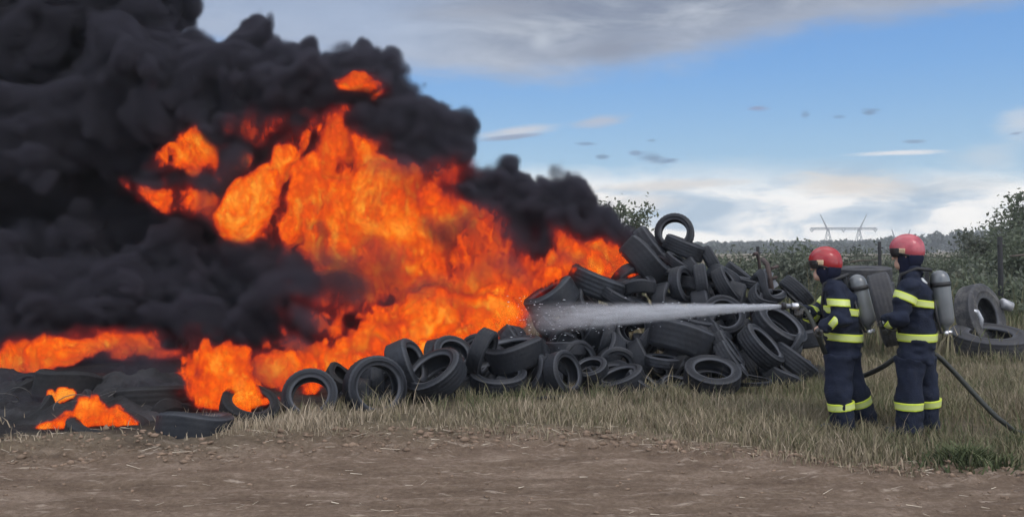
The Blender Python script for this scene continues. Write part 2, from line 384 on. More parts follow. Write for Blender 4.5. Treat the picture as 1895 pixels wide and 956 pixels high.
# ------------------------------------------------------------------ tyres
def tyre_mesh(name, Ro=.31, W=.2, ri=.195, seg=96, grooves=3, block=3, deform=None, wobble=0.0, seed=0, GD=.003):
    w2 = W/2; prof = []
    prof += [(ri+.012, -w2*.62), (ri, -w2*.72), (ri+.006, -w2*.86), (ri+.022, -w2*.9)]              # bead lip
    prof += [(ri+(Ro-ri)*.3, -w2*.97), (ri+(Ro-ri)*.42, -w2*1.0), (ri+(Ro-ri)*.44, -w2*1.035), (ri+(Ro-ri)*.48, -w2*1.035), (ri+(Ro-ri)*.5, -w2*1.01), (ri+(Ro-ri)*.75, -w2*.98), (Ro-.022, -w2*.9), (Ro-.008, -w2*.82)]
    nlo = len(prof)
    gx = np.linspace(-.78, .78, grooves*4+2)
    for i, g in enumerate(gx):
        gr = i % 4 in (2, 3) if 0 < i < len(gx)-1 else False
        prof.append((Ro-.0035*abs(g)**2-(GD if gr else 0), g*w2))
    nhi = len(prof)
    prof += [(r, -z) for r, z in prof[:nlo][::-1]]
    prof += [(ri+.03, w2*.6), (Ro-.05, w2*.78), (Ro-.022, w2*.55), (Ro-.018, 0), (Ro-.022, -w2*.55), (Ro-.05, -w2*.78), (ri+.03, -w2*.6)]   # hollow inside
    pr = np.array(prof); k = len(pr); th = np.arange(seg)*2*np.pi/seg
    r = np.repeat(pr[None, :, 0], seg, 0); z = np.repeat(pr[None, :, 1], seg, 0)
    cut = (np.arange(seg) % block == 0)
    c1, c2 = nlo, nhi
    shoulder = np.zeros(k, bool); shoulder[c1-2:c1+3] = True; shoulder[c2-3:c2+2] = True
    r = r-np.where(cut[:, None] & shoulder[None], .004, 0)
    mid = np.zeros(k, bool); mid[c1+3:c2-3] = True
    cut2 = ((np.arange(seg)+1) % block == 0)
    r = r-np.where(cut2[:, None] & mid[None], .6*GD, 0)
    T = np.repeat(th[:, None], k, 1); tt = T+.35*z
    x = r*np.cos(tt); y = r*np.sin(tt)
    if wobble:
        z = z+wobble*np.sin(2*T+seed)+.5*wobble*np.sin(3*T+seed*2); s = 1+wobble*1.2*np.cos(2*T+seed*1.3); x, y = x*s, y*(2-s)
    if deform: x, y, z = deform(x, y, z, T)
    v = np.stack([x, y, z], -1).reshape(-1, 3)
    i = np.arange(seg)[:, None]*k+np.arange(k)[None]; i2 = np.roll(i, -1, 0); j = np.roll(i, -1, 1); j2 = np.roll(i2, -1, 1)
    me = mesh(name, v, np.stack([i, i2, j2, j], -1).reshape(-1, 4))
    rim_highlight = np.zeros(k); rim_highlight[[1, 2, 3, nhi+nlo-4, nhi+nlo-3, nhi+nlo-2]] = [.8, 1, .5, .5, 1, .8]; rim_highlight[[nlo-2, nlo-1, nhi, nhi+1]] = [.25, .45, .45, .25]  # highlight on bead lips and shoulder edges, painted into the rubber colour
    a = me.attributes.new('rim_highlight', 'FLOAT', 'POINT'); a.data.foreach_set('value', np.tile(rim_highlight, seg).astype(np.float32))
    return me
def rubber(name, base, dust, amt, rough=.55):
    m, t, out = mat(name); b = t.new('ShaderNodeBsdfPrincipled'); t.l.new(b.outputs[0], out.inputs[0])
    tc = t.new('ShaderNodeTexCoord'); oi = t.new('ShaderNodeObjectInfo')
    v = t.new('ShaderNodeVectorMath', operation='ADD'); t.l.new(tc.outputs['Object'], v.inputs[0]); t.l.new(oi.outputs['Location'], v.inputs[1]); v = v.outputs[0]
    n = t.noise(v, 5, 6, .65); n2 = t.noise(v, 30, 5, .6)
    f = t.step(t.m('ADD', t.m('MULTIPLY', n, .7), t.m('MULTIPLY', n2, .3)), .42, .68)
    rnd = t.m('ADD', .25, t.m('MULTIPLY', t.m('POWER', oi.outputs['Random'], 1.6), 1.6))
    wr = t.new('ShaderNodeAttribute', attribute_name='rim_highlight').outputs['Fac']
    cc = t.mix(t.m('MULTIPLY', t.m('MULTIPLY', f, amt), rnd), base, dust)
    t.put(b.inputs['Base Color'], t.mix(t.m('MULTIPLY', wr, t.m('MULTIPLY', t.m('ADD', .35, n), .75 if amt > .55 else .2)), cc, (.105, .11, .125)))  # painted highlight: paler grey-blue along lips and shoulders
    t.put(b.inputs['Roughness'], t.m('ADD', rough, t.m('MULTIPLY', f, .25))); b.inputs['Specular IOR Level'].default_value = .35
    bp = t.new('ShaderNodeBump'); bp.inputs['Strength'].default_value = .35; bp.inputs['Distance'].default_value = .01
    t.put(bp.inputs['Height'], n2); t.l.new(bp.outputs[0], b.inputs['Normal'])
    return m
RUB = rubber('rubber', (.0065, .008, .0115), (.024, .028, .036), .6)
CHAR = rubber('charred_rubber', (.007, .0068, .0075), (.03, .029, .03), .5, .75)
def collapse(x, y, z, T):
    k = .5+.5*np.cos(T-1.2); return x*(1-.22*k), y*1.06, z*(1-.35*k)+.09*np.cos(2*T)
def fold(x, y, z, T):
    return x*.78, y*1.14, z+.16*(x/.31)**2-.07
TM = dict(
    car=tyre_mesh('tyre_car'), low=tyre_mesh('tyre_low', .32, .235, .215, 108, 4, 3), slim=tyre_mesh('tyre_slim', .295, .17, .185, 88, 2, 4),
    wide=tyre_mesh('tyre_wide', .33, .29, .205, 102, 4, 3, wobble=.012, seed=1, GD=.0012), worn=tyre_mesh('tyre_worn', .31, .21, .2, 96, 3, 3, wobble=.03, seed=2, GD=.001),
    bent=tyre_mesh('tyre_bent', .31, .2, .2, 96, 3, 3, deform=collapse, GD=.001), folded=tyre_mesh('tyre_folded', .31, .2, .195, 96, 3, 3, deform=fold),
    hoop=tyre_mesh('tyre_hoop', .31, .07, .25, 96, 1, 4, wobble=.02, seed=3), truck=tyre_mesh('tyre_truck', .52, .3, .27, 108, 4, 3))
CM = {}
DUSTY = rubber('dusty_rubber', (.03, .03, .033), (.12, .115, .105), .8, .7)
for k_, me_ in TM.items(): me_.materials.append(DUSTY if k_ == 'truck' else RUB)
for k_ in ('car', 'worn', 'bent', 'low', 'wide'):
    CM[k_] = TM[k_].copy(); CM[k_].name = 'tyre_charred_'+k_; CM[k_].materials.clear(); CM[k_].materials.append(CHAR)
RAD = dict(car=.31, low=.32, slim=.295, wide=.33, worn=.31, bent=.31, folded=.31, hoop=.31, truck=.52)
def ax(q, mx, mz):
    l = math.hypot(mx, mz); s = math.sqrt(max(0, 1-q*q)); return Vector((s*mx/l, -q, s*mz/l))
def mound(px, py, extra=0.0):
    """depth of the heap's sloping face under a pixel direction"""
    yb = interp(px, [(0, 8.3), (300, 8.3), (560, 8.75), (700, 9.2), (1000, 10.15), (1300, 10.4), (1500, 11.3)])+extra
    k = 1.25
    return (yb+k*CH)/(1+k*(py-HY)/F)
N_TYRE = [0]
def tyre(px, py, dia, axis, var='car', label='', Y=None, group=None, charred=False, spin=None):
    Y = Y or mound(px, py)
    me = (CM if charred else TM)[var]
    o = bpy.data.objects.new('tyre', me); C.objects.link(o)
    o.location = P(px, py, Y); s = 1.07*dia/F*Y/2/RAD[var]; o.scale = (s, s, s)
    axis = axis.normalized(); q = axis.to_track_quat('Z', 'Y'); 
    from mathutils import Quaternion
    o.rotation_mode = 'QUATERNION'; o.rotation_quaternion = q @ Quaternion((0, 0, 1), rng.uniform(0, 6.28) if spin is None else spin)
    tag(o, label, 'tyre', group or 'black tyres of the burning heap')
    return o
G_FRONT = 'tyres along the front foot of the heap'
tyre(360, 795, 128, ax(-.17, .05, 1), 'wide', 'black tyre lying flat nearest the road below the tall lone flame', 7.95, G_FRONT)
tyre(462, 752, 100, ax(.38, .35, .95), 'car', 'burning tyre lying open beneath the tall lone flame, fire inside its ring', 8.5, G_FRONT, True)
tyre(574, 733, 96, ax(.86, .25, 1), 'car', 'upright tyre facing the road with orange fire showing through its hole', 8.9, G_FRONT)
tyre(694, 716, 108, ax(.86, .75, .3), 'low', 'large upright tyre with dark hole, beside the one with fire in its hole', 9.15, G_FRONT)
tyre(752, 676, 92, ax(.2, .8, .35), 'wide', 'rounded smooth tyre at the flames, just behind the large upright dark-holed tyre', 9.6, G_FRONT)
tyre(806, 694, 108, ax(.42, -.45, .85), 'low', 'tilted tyre showing its curved grey lower rim, right of the upright dark-holed tyre', 9.5, G_FRONT)
tyre(838, 656, 74, ax(.62, .45, .9), 'slim', 'tyre against the fire with a small yellow glow in its hole', 10.1, G_FRONT)
tyre(892, 652, 86, ax(.25, .85, -.3), 'car', 'peaked tyre standing edge-on beside the tyre with a yellow glow', 10.05, G_FRONT)
tyre(922, 703, 100, ax(.26, .02, 1), 'low', 'flat-lying tyre with pale oval rim below the peaked edge-on tyre', 10.0, G_FRONT)
tyre(952, 655, 104, ax(.1, -.2, 1), 'wide', 'broad reddish tyre at the left end of the water jet', 10.35, G_FRONT)
tyre(988, 692, 74, ax(.45, -.85, .45), 'car', 'tyre leaning left between the flat oval-rimmed one and the round open one', 10.2, G_FRONT)
tyre(1042, 690, 78, ax(.62, .8, .35), 'low', 'round open tyre turned right with its grey rim to the grass, above the half-buried hoop', 10.05, G_FRONT)
tyre(1093, 683, 62, ax(.38, -.3, .95), 'slim', 'small tilted tyre with a thin oval rim, right of the round open one', 10.4, G_FRONT)
tyre(1006, 728, 86, ax(.14, .05, 1), 'hoop', 'thin worn tyre hoop half buried in the grass', 9.9, G_FRONT)
tyre(1148, 704, 88, ax(.16, -.35, .95), 'car', 'greyish tyre slumped in grass, left one of a leaning pair', 10.3, G_FRONT)
tyre(1190, 710, 66, ax(.2, .5, .85), 'slim', 'small greyish tyre slumped in grass, right one of a leaning pair', 10.25, G_FRONT)
tyre(1318, 694, 98, ax(.4, .02, 1), 'car', 'clean tyre lying flat at the front with its whole oval rim showing', 10.15, G_FRONT)
tyre(1262, 624, 116, ax(-.02, .26, .96), 'wide', 'very wide smooth tyre lying tilted right under the water jet', 11.0)
tyre(1226, 668, 62, ax(.05, .1, 1), 'slim', 'small boxy tyre under the very wide tilted tyre', 10.75)
tyre(1252, 712, 66, ax(.1, -.2, 1), 'worn', 'dull tyre in the grass left of the clean oval-rimmed tyre', 10.45, G_FRONT)
tyre(1337, 628, 62, ax(.25, .75, .6), 'slim', 'uppermost of three edge-on tyres nested behind the clean oval-rimmed tyre', 11.1)
tyre(1347, 648, 74, ax(.25, .8, .6), 'car', 'middle one of three edge-on tyres nested behind the clean oval-rimmed tyre', 10.85)
tyre(1352, 668, 76, ax(.22, .8, .6), 'car', 'lowest of three edge-on tyres nested behind the clean oval-rimmed tyre', 10.55)
tyre(1408, 642, 88, ax(.36, .68, .74), 'low', 'tyre leaning right with a long open oval mouth and broad tread', 11.0)
tyre(1442, 604, 98, ax(.48, .5, .87), 'slim', 'big thin-walled tyre with open mouth right under the nozzle', 11.5)
tyre(1462, 636, 58, ax(.12, -.35, .9), 'bent', 'crumpled tyre piece lying on the lip of the big thin-walled tyre', 11.3)
tyre(1468, 670, 86, ax(.05, .62, .8), 'low', 'broad tyre slab at the right foot of the heap beside the firefighter', 11.2)
tyre(1445, 693, 82, ax(.15, .6, .8), 'worn', 'tyre sunk in the grass under the broad slab tyre', 11.0)
tyre(1395, 704, 62, ax(.12, 0, 1), 'hoop', 'flat thin tyre strip on the grass right of the clean oval-rimmed tyre', 10.6)
tyre(1338, 585, 74, ax(.85, .1, 1), 'low', 'round tyre facing the camera with only its lower half under the water jet', 11.5)
tyre(1288, 600, 70, ax(.1, .2, 1), 'car', 'tyre lying above the very wide tilted tyre, grazed by the jet', 11.5)
# upper part
tyre(1248, 431, 68, ax(.93, -.3, .3), 'car', 'topmost tyre standing upright as an arch against the sky', 13.0)
tyre(1266, 459, 74, ax(.12, .35, .9), 'low', 'tyre directly under the arch-like topmost tyre', 12.75)
tyre(1196, 484, 98, ax(.12, .55, .6), 'wide', 'very large smooth tyre next to the flame tip at upper left of the heap', 12.3)
tyre(1208, 460, 88, ax(.2, .75, .6), 'slim', 'thin tyre rim leaning behind the very large smooth tyre', 12.75)
tyre(1254, 486, 52, ax(.25, .5, .8), 'car', 'small domed tyre right of the very large smooth tyre', 12.4)
tyre(1318, 486, 62, ax(.15, .8, .45), 'car', 'tyre standing edge-on at the right shoulder of the heap below the arch', 12.7)
tyre(1262, 527, 66, ax(.6, .9, .25), 'car', 'tyre with dark mouth turned right in the middle of the heap', 12.0)
tyre(1298, 524, 68, ax(.2, .95, .15), 'car', 'edge-on tyre showing grey tread beside the dark-mouthed one', 12.0)
tyre(1344, 528, 68, ax(.35, .85, .55), 'low', 'tyre with pale curved right rim, above the water jet', 12.0)
tyre(1178, 529, 70, ax(.08, -.15, 1), 'worn', 'lumpy tyre under the very large smooth tyre, just above the jet', 11.85)
tyre(1142, 549, 62, ax(.15, .45, .85), 'car', 'low rounded tyre touched by the upper edge of the jet', 11.6)
tyre(1106, 526, 108, ax(.08, .36, .93), 'low', 'flat tyre with black slanting top edge, against the flames above the jet', 11.9)
tyre(1022, 553, 96, ax(.1, -.5, .85), 'wide', 'leftmost tyre above the jet, its curved edge glowing against the fire', 11.5)
tyre(1130, 497, 56, ax(.1, .3, .9), 'worn', 'purplish tyre in the flames between slanting tyre and very large one', 12.5, None, True)
tyre(1418, 534, 72, ax(.1, .72, .68), 'bent', 'crumpled pale-edged tyre above the nozzle', 12.4)
tyre(1408, 553, 64, ax(.2, .7, .7), 'folded', 'folded tyre with pale creases just above the jet near the nozzle', 12.0)
tyre(1386, 524, 54, ax(.1, .2, 1), 'slim', 'small dark tyre between the pale-rimmed and the crumpled tyre', 12.5)
tyre(1366, 505, 50, ax(.2, .6, .8), 'car', 'dark tyre at the far right back of the heap under the fence post', 13.2)
tyre(1474, 540, 64, ax(.04, .72, .7), 'low', 'dark tyre with slanting edge behind the nozzle', 12.6)
tyre(1482, 590, 60, ax(.08, .9, .3), 'car', 'shadowed tyre behind the hand of the firefighter with the nozzle', 12.2)
tyre(1640, 572, 128, ax(.35, .75, .2), 'truck', 'grey truck tyre half hidden between the two firefighters', 13.6, 'truck tyres in the meadow')
tyre(1814, 585, 112, ax(.8, .25, .12), 'truck', 'truck tyre standing upright right of the firefighters', 14.6, 'truck tyres in the meadow')
tyre(1832, 632, 128, ax(.2, -.03, 1), 'truck', 'truck tyre lying flat in the grass, at the foot of the upright one', 14.0, 'truck tyres in the meadow')
# charred left end
GC = 'charred tyres in the ash at the left'
tyre(128, 716, 112, ax(-.22, .1, 1), 'wide', 'domed charred tyre with flames along its top edge, in the ash heap', 9.4, GC, True)
tyre(285, 742, 130, ax(-.16, -.05, 1), 'low', 'ash-grey tyre lying flat in steam left of the tall lone flame', 9.0, GC, True)
tyre(200, 800, 138, ax(.1, .2, 1), 'car', 'charred tyre at the front with a burning rim, left of the flat black one', 8.05, GC, True)
tyre(44, 722, 92, ax(.2, -.3, 1), 'worn', 'charred tyre at the left picture edge under the back flames', 9.5, GC, True)
tyre(495, 757, 64, ax(.2, .8, .6), 'worn', 'charred tyre leaning between the burning ring tyre and the fire-holed tyre', 8.75, GC, True)
tyre(636, 702, 70, ax(.2, .5, .85), 'worn', 'charred tyre edge-on behind the large upright dark-holed tyre, in flames', 9.55, GC, True)
for a in ((60, 765, 110, 8.7), (130, 765, 100, 8.75), (10, 800, 100, 8.2), (90, 812, 105, 8.0), (185, 748, 96, 9.1), (235, 768, 100, 8.7), (262, 800, 96, 8.2), (300, 768, 90, 8.7), (-30, 760, 110, 8.8), (190, 715, 90, 9.8), (250, 705, 90, 10.0), (350, 752, 90, 8.9), (420, 735, 80, 9.2)):
    tyre(a[0], a[1]+12+rng.uniform(-4, 4), a[2]*.9, ax(-.1, rng.normal(0, .4), 1), rng.choice(['worn', 'bent', 'bent']), 'charred tyre sunk in the black ash heap at the left', a[3], GC, True)
def ash_heap():
    """low heap of ash, melted rubber and wire ends round the charred tyres"""
    xs = np.arange(-7.2, -2.75, .035); ys = np.arange(7.75, 11.2, .035); X, Y = np.meshgrid(xs, ys)
    e = np.clip((-2.9-X)/.9, 0, 1)*np.clip((Y-7.85-.12*vnoise(X*3, 4))/.9, 0, 1)*np.clip((11.1-Y)/.8, 0, 1); e = e*e*(3-2*e)
    h = .09+.06*np.clip((Y-8.6)/1.2, 0, 1)+.07*np.exp(-((X+4.0)/.6)**2)+.11*fbm(X*1.5, Y*1.9, 3, 3)+.07*np.abs(fbm(X*5, Y*6, 8, 4, .6))+.03*vnoise(X*16, Y*16, 5)
    Z = ground_z(X, Y)-.03+e*np.clip(h, 0, 1)
    ny, nx = X.shape; i = np.arange(ny-1)[:, None]*nx+np.arange(nx-1)[None]
    me = mesh('ash_heap', np.stack([X, Y, Z], -1).reshape(-1, 3), np.stack([i, i+1, i+nx+1, i+nx], -1).reshape(-1, 4))
    tag(obj('ash_heap', me, pbr('ash', (.02, .0195, .021), .9, bump=.8, bscale=25, vary=.7, vscale=2.5, spec=.3)), 'black heap of ash and melted rubber at the left', 'ash', kind='stuff')
    m = MB()
    for k in range(5):
        p = P(rng.uniform(0, 330), rng.uniform(725, 800), 0) if False else Vector((rng.uniform(-5, -3.2), rng.uniform(8.1, 9.3), .22)); r = rng.uniform(.08, .26); a0 = rng.uniform(0, 6); t = rng.normal(0, .5)
        m.tube([p+Vector((r*math.cos(a0+q*.35), r*math.sin(a0+q*.35)*.6, .06+.06*math.sin(q*.5+t)+.02*q*t*.2)) for q in range(10)], .004, 4)
    tag(m.build('burnt_wire', pbr('burnt_wire', (.10, .095, .09), .6, .5)), 'loose burnt bead wires curling out of the ash at the left', 'wire', kind='stuff')
ash_heap()
# tyres wedged between and under the ones in front
top = [(540, 752), (620, 705), (720, 672), (820, 652), (920, 640), (985, 590), (1060, 540), (1110, 520), (1150, 490), (1200, 470), (1235, 465), (1290, 480), (1340, 505), (1400, 540), (1480, 590), (1510, 690)]
bot = [(540, 765), (700, 752), (1000, 718), (1300, 715), (1500, 690)]
for k in range(190):
    layer = k % 2; u1, u2 = (k*.7548777) % 1, (k*.5698403) % 1
    px = 560+u1*925; t0, b0 = interp(px, top), interp(px, bot)
    if b0 < t0+14: continue
    py = t0+14+(b0-t0-14)*u2; ex = .30+.33*layer
    if px < 655: continue
    a = rng.normal(size=3); a[1] *= .5; a = Vector(a)
    tyre(px, py, rng.uniform(64, 86)*(10.5/mound(px, py, ex)), a, rng.choice(['car', 'low', 'slim', 'worn', 'wide']), 'black tyre wedged deep in the heap behind the front tyres', mound(px, py, ex), 'tyres wedged inside the heap')
for k in range(4):
    tyre(1600+rng.uniform(-3, 3), 586-k*26, 94, ax(.05, rng.normal(0, .04), 1), 'truck', 'dark truck tyre in the flat stack behind the air cylinder of the nozzle man', 17.5, 'stacked truck tyres behind the firefighters')
# ------------------------------------------------------------------ smoke and fire
def bspl(n, cells):
    """cubic B-spline weights that stretch a coarse lattice over n samples"""
    t = np.arange(n)/(n-1)*cells*.9999; i = np.floor(t).astype(int); f = t-i
    Wt = np.zeros((n, cells+3), np.float32); r = np.arange(n)
    Wt[r, i] = (1-f)**3/6; Wt[r, i+1] = (3*f**3-6*f**2+4)/6; Wt[r, i+2] = (-3*f**3+3*f**2+3*f+1)/6; Wt[r, i+3] = f**3/6
    return Wt
def gnoise(shape, size, cell):
    """smooth noise over a grid of the given shape and size in metres with features of the given cell size"""
    cell = cell if hasattr(cell, '__len__') else (cell,)*3
    c = [max(2, int(round(s/k))) for s, k in zip(size, cell)]
    lat = rng.normal(size=[k+3 for k in c]).astype(np.float32)
    a, b, d = [bspl(n, k) for n, k in zip(shape, c)]
    o = np.tensordot(a, lat, (1, 0)); o = np.tensordot(o, b, (1, 1)); o = np.tensordot(o, d, (1, 1))
    return o/o.std()
class Wave:
    """smooth world-aligned noise that any grid can sample"""
    LO = np.array((-11.5, 6.5, -1.0)); SZ = np.array((15.0, 11.0, 9.0))
    def __init__(s, cell):
        cell = cell if hasattr(cell, '__len__') else (cell,)*3
        s.c = [max(2, int(round(q/k))) for q, k in zip(s.SZ, cell)]
        s.lat = (rng.normal(size=[k+3 for k in s.c])/.42).astype(np.float32)
    def on(s, g):
        o = s.lat
        for d in range(3):
            t = np.clip((g.ax[d]-s.LO[d])/s.SZ[d], 0, .9999)*s.c[d]; i = np.floor(t).astype(int); f = t-i
            Wt = np.zeros((len(t), s.c[d]+3), np.float32); r = np.arange(len(t))
            Wt[r, i] = (1-f)**3/6; Wt[r, i+1] = (3*f**3-6*f**2+4)/6; Wt[r, i+2] = (-3*f**3+3*f**2+3*f+1)/6; Wt[r, i+3] = f**3/6
            o = np.tensordot(Wt, o, (1, d)); o = np.moveaxis(o, 0, d)
        return o
class Grid:
    def __init__(s, lo, hi, h):
        s.lo = np.array(lo, float); s.h = h; s.n = np.ceil((np.array(hi)-s.lo)/h).astype(int)+1
        s.hi = s.lo+(s.n-1)*h; s.size = s.hi-s.lo
        s.ax = [s.lo[k]+np.arange(s.n[k])*h for k in range(3)]
    def zeros(s, v=0.0): return np.full(s.n, v, np.float32)
    def noise(s, cell): return gnoise(s.n, s.size, cell)
    def win(s, c, r):
        a = np.clip(np.floor((np.array(c)-r-s.lo)/s.h).astype(int), 0, s.n); b = np.clip(np.ceil((np.array(c)+r-s.lo)/s.h).astype(int)+1, 0, s.n)
        return tuple(slice(i, j) for i, j in zip(a, b))
    def coords(s, sl): return np.ix_(*[s.ax[k][sl[k]] for k in range(3)])
def surface_nets(D, lo, h):
    """closed surface of D < 0 (naive surface nets, working on the crossed edges only)"""
    D = np.pad(D, 1, constant_values=max(1e-3, float(D.max()))).astype(np.float32); lo = np.array(lo)-h
    s = D < 0; n = np.array(D.shape); nc = n-1
    cid, pos, per = [], [], []
    for d in range(3):
        A = [slice(None)]*3; B = [slice(None)]*3; A[d] = slice(0, -1); B[d] = slice(1, None)
        e = np.argwhere(s[tuple(A)] != s[tuple(B)])
        e2 = e.copy(); e2[:, d] += 1
        a, b = D[tuple(e.T)], D[tuple(e2.T)]
        p = e.astype(np.float32); p[:, d] += a/(a-b)
        e1, f1 = [(1, 2), (2, 0), (0, 1)][d]; ring = []
        for o1, o2 in ((1, 1), (0, 1), (0, 0), (1, 0)):
            q = e.copy(); q[:, e1] -= o1; q[:, f1] -= o2; ring.append((q[:, 0]*nc[1]+q[:, 1])*nc[2]+q[:, 2])
        ring = np.stack(ring, -1); ring[a >= 0] = ring[a >= 0][:, ::-1]
        cid.append(ring.ravel()); pos.append(np.repeat(p, 4, 0)); per.append(ring)
    if not sum(len(q) for q in per): return np.zeros((3, 3)), np.array([[0, 1, 2, 2]])
    cid = np.concatenate(cid); pos = np.concatenate(pos)
    u, inv = np.unique(cid, return_inverse=True); cnt = np.bincount(inv)
    v = np.stack([np.bincount(inv, pos[:, k])/cnt for k in range(3)], -1)*h+lo
    return v, inv.reshape(-1, 4)
def volume_object(name, grid, dens, material, parent=None):
    """a real volume: the density array is carried by a point mesh and turned into a voxel grid by Volume Cube"""
    me = bpy.data.meshes.new(name); N = int(np.prod(grid.n)); me.vertices.add(N)
    a = me.attributes.new('dens', 'FLOAT', 'POINT'); a.data.foreach_set('value', np.ascontiguousarray(dens, np.float32).ravel())
    o = obj(name, me, material, parent)
    ng = bpy.data.node_groups.new(name, 'GeometryNodeTree'); t = NT(ng)
    ng.interface.new_socket('Geometry', in_out='INPUT', socket_type='NodeSocketGeometry'); ng.interface.new_socket('Geometry', in_out='OUTPUT', socket_type='NodeSocketGeometry')
    gi = t.new('NodeGroupInput'); go = t.new('NodeGroupOutput'); vc = t.new('GeometryNodeVolumeCube'); sm = t.new('GeometryNodeSetMaterial')
    sp = t.new('ShaderNodeSeparateXYZ'); t.l.new(t.new('GeometryNodeInputPosition').outputs[0], sp.inputs[0])
    ix = [t.m('ROUND', t.m('DIVIDE', t.m('SUBTRACT', sp.outputs[k], float(grid.lo[k])), float(grid.h))) for k in range(3)]
    lin_ = t.m('ADD', t.m('MULTIPLY', t.m('ADD', t.m('MULTIPLY', ix[0], float(grid.n[1])), ix[1]), float(grid.n[2])), ix[2])
    si = t.new('GeometryNodeSampleIndex', data_type='FLOAT', domain='POINT', clamp=True)
    na = t.new('GeometryNodeInputNamedAttribute', data_type='FLOAT'); na.inputs['Name'].default_value = 'dens'
    t.l.new(gi.outputs[0], si.inputs['Geometry']); t.l.new(na.outputs[0], si.inputs['Value']); t.l.new(lin_, si.inputs['Index'])
    t.l.new(si.outputs[0], vc.inputs['Density']); vc.inputs['Background'].default_value = 0
    vc.inputs['Min'].default_value = tuple(grid.lo); vc.inputs['Max'].default_value = tuple(grid.hi)
    for k, q in enumerate(('X', 'Y', 'Z')): vc.inputs['Resolution '+q].default_value = int(grid.n[k])
    t.l.new(vc.outputs[0], sm.inputs[0]); sm.inputs['Material'].default_value = material; t.l.new(sm.outputs[0], go.inputs[0])
    md = o.modifiers.new('volume', 'NODES'); md.node_group = ng
    return o
def smooth(v, a, b):
    t = np.clip((v-a)/(b-a), 0, 1); return t*t*(3-2*t)

# ------------------------------------------------------------------ vegetation, hills, pylons, fence
def leaf_mat(name, stops):
    m, t, out = mat(name); b = t.new('ShaderNodeBsdfPrincipled'); tl = t.new('ShaderNodeBsdfTranslucent'); mx = t.new('ShaderNodeMixShader')
    c = t.ramp(t.new('ShaderNodeAttribute', attribute_name='tint').outputs['Fac'], stops)
    t.put(b.inputs['Base Color'], c); t.put(tl.inputs[0], c); b.inputs['Roughness'].default_value = .7; b.inputs['Specular IOR Level'].default_value = .25
    mx.inputs[0].default_value = .25; t.l.new(b.outputs[0], mx.inputs[1]); t.l.new(tl.outputs[0], mx.inputs[2]); t.l.new(mx.outputs[0], out.inputs[0])
    return m
LEAF = leaf_mat('leaves', [(0, (.065, .08, .05)), (.5, (.105, .125, .08)), (1, (.16, .18, .12))])
LEAFG = leaf_mat('grey_leaves', [(0, (.07, .08, .06)), (.5, (.115, .13, .095)), (1, (.19, .20, .15))])
BARK = pbr('bark', (.07, .055, .042), .9, bump=.5)
def leaves(c, size, tint):
    """leaf-sized quads at points c (n,3)"""
    n = len(c); a = rng.normal(size=(n, 3)); a /= np.linalg.norm(a, axis=1)[:, None]; b = np.cross(a, rng.normal(size=(n, 3))); b /= np.linalg.norm(b, axis=1)[:, None]
    s = size*rng.uniform(.6, 1.3, n)[:, None]
    v = np.stack([c-a*s, c+b*s*.5, c+a*s, c-b*s*.5], 1)
    me = mesh('crown', v.reshape(-1, 3), np.arange(4*n).reshape(n, 4), smooth=False)
    at = me.attributes.new('tint', 'FLOAT', 'POINT'); at.data.foreach_set('value', np.repeat(tint, 4).astype(np.float32))
    return me
def tree(name, base, height, spread, nl, leaf, label, cat, group=None, m=None, trunk=.08, seed=0, low=.25, limbs=9, dens=1.0):
    r = np.random.default_rng(100+seed); root = empty(name, base); tag(root, label, cat, group)
    mb = MB(); top = Vector((r.normal(0, .12)*spread, r.normal(0, .12)*spread, height*.8))
    mb.tube([(0, 0, -.2), tuple(top*.4+Vector((r.normal(0, .05), r.normal(0, .05), 0))), tuple(top)], [trunk, trunk*.6, trunk*.15], 7)
    tips = [np.array(top)]
    for k in range(limbs):
        t = low+(1-low)*.95*(k+.5)/limbs; s = top*t; a = k*2.4+r.normal(0, .4); L = spread*(1-.45*abs(t-.5))*r.uniform(.6, 1.1)
        e = s+Vector((math.cos(a)*L, math.sin(a)*L, height*r.uniform(.05, .28))); mid = s.lerp(e, .5)+Vector((0, 0, -.06*height*r.uniform(-.5, 1)))
        mb.tube([tuple(s), tuple(mid), tuple(e)], [trunk*.4*(1.1-t), trunk*.25*(1.1-t), trunk*.06], 5)
        tips += [np.array(e), np.array(mid)*.4+np.array(e)*.6, np.array(mid)]
        for q in range(2):
            e2 = e.lerp(s, .35)+Vector((r.normal(0, .3)*L, r.normal(0, .3)*L, r.uniform(-.05, .22)*height)); mb.tube([tuple(e.lerp(s, .4)), tuple(e2)], [trunk*.12, trunk*.04], 4); tips.append(np.array(e2))
    mb.build('trunk', BARK, root, smooth=True)
    tips = np.array(tips); i = r.integers(0, len(tips), nl); cs = r.uniform(.5, 1.3, len(tips))
    sg = spread*.23*np.minimum(1, cs[i])[:, None]
    c = tips[i]+r.normal(size=(nl, 3))*sg*np.array([1, 1, .75]); c = c[c[:, 2] > .05]
    tint = np.clip(.5+.25*(cs[i][:len(c)]-.9)*2+r.normal(0, .22, len(c)), 0, 1)
    obj('crown', leaves(c, leaf, tint), m or LEAF, root)
    return root
G_BUSH = 'scrub beyond the tyre heap'
def gp(px, Y): v = P(px, 460, Y); return (v.x, Y, float(ground_z(v.x, Y)))
tree('tree', gp(1150, 25), 3.0, .85, 2600, .07, 'thin leafy tree behind the fire at the upper left of the heap', 'tree', seed=1, trunk=.06)
tree('tree', gp(1888, 30), 3.5, .85, 1500, .08, 'tallest scrub tree at the right picture edge, sky showing through its top', 'tree', seed=2, trunk=.07, low=.45)
tree('tree', gp(1842, 34), 2.7, 1.2, 4200, .085, 'broad grey-green tree left of the tallest one at the right edge', 'tree', seed=3, m=LEAFG)
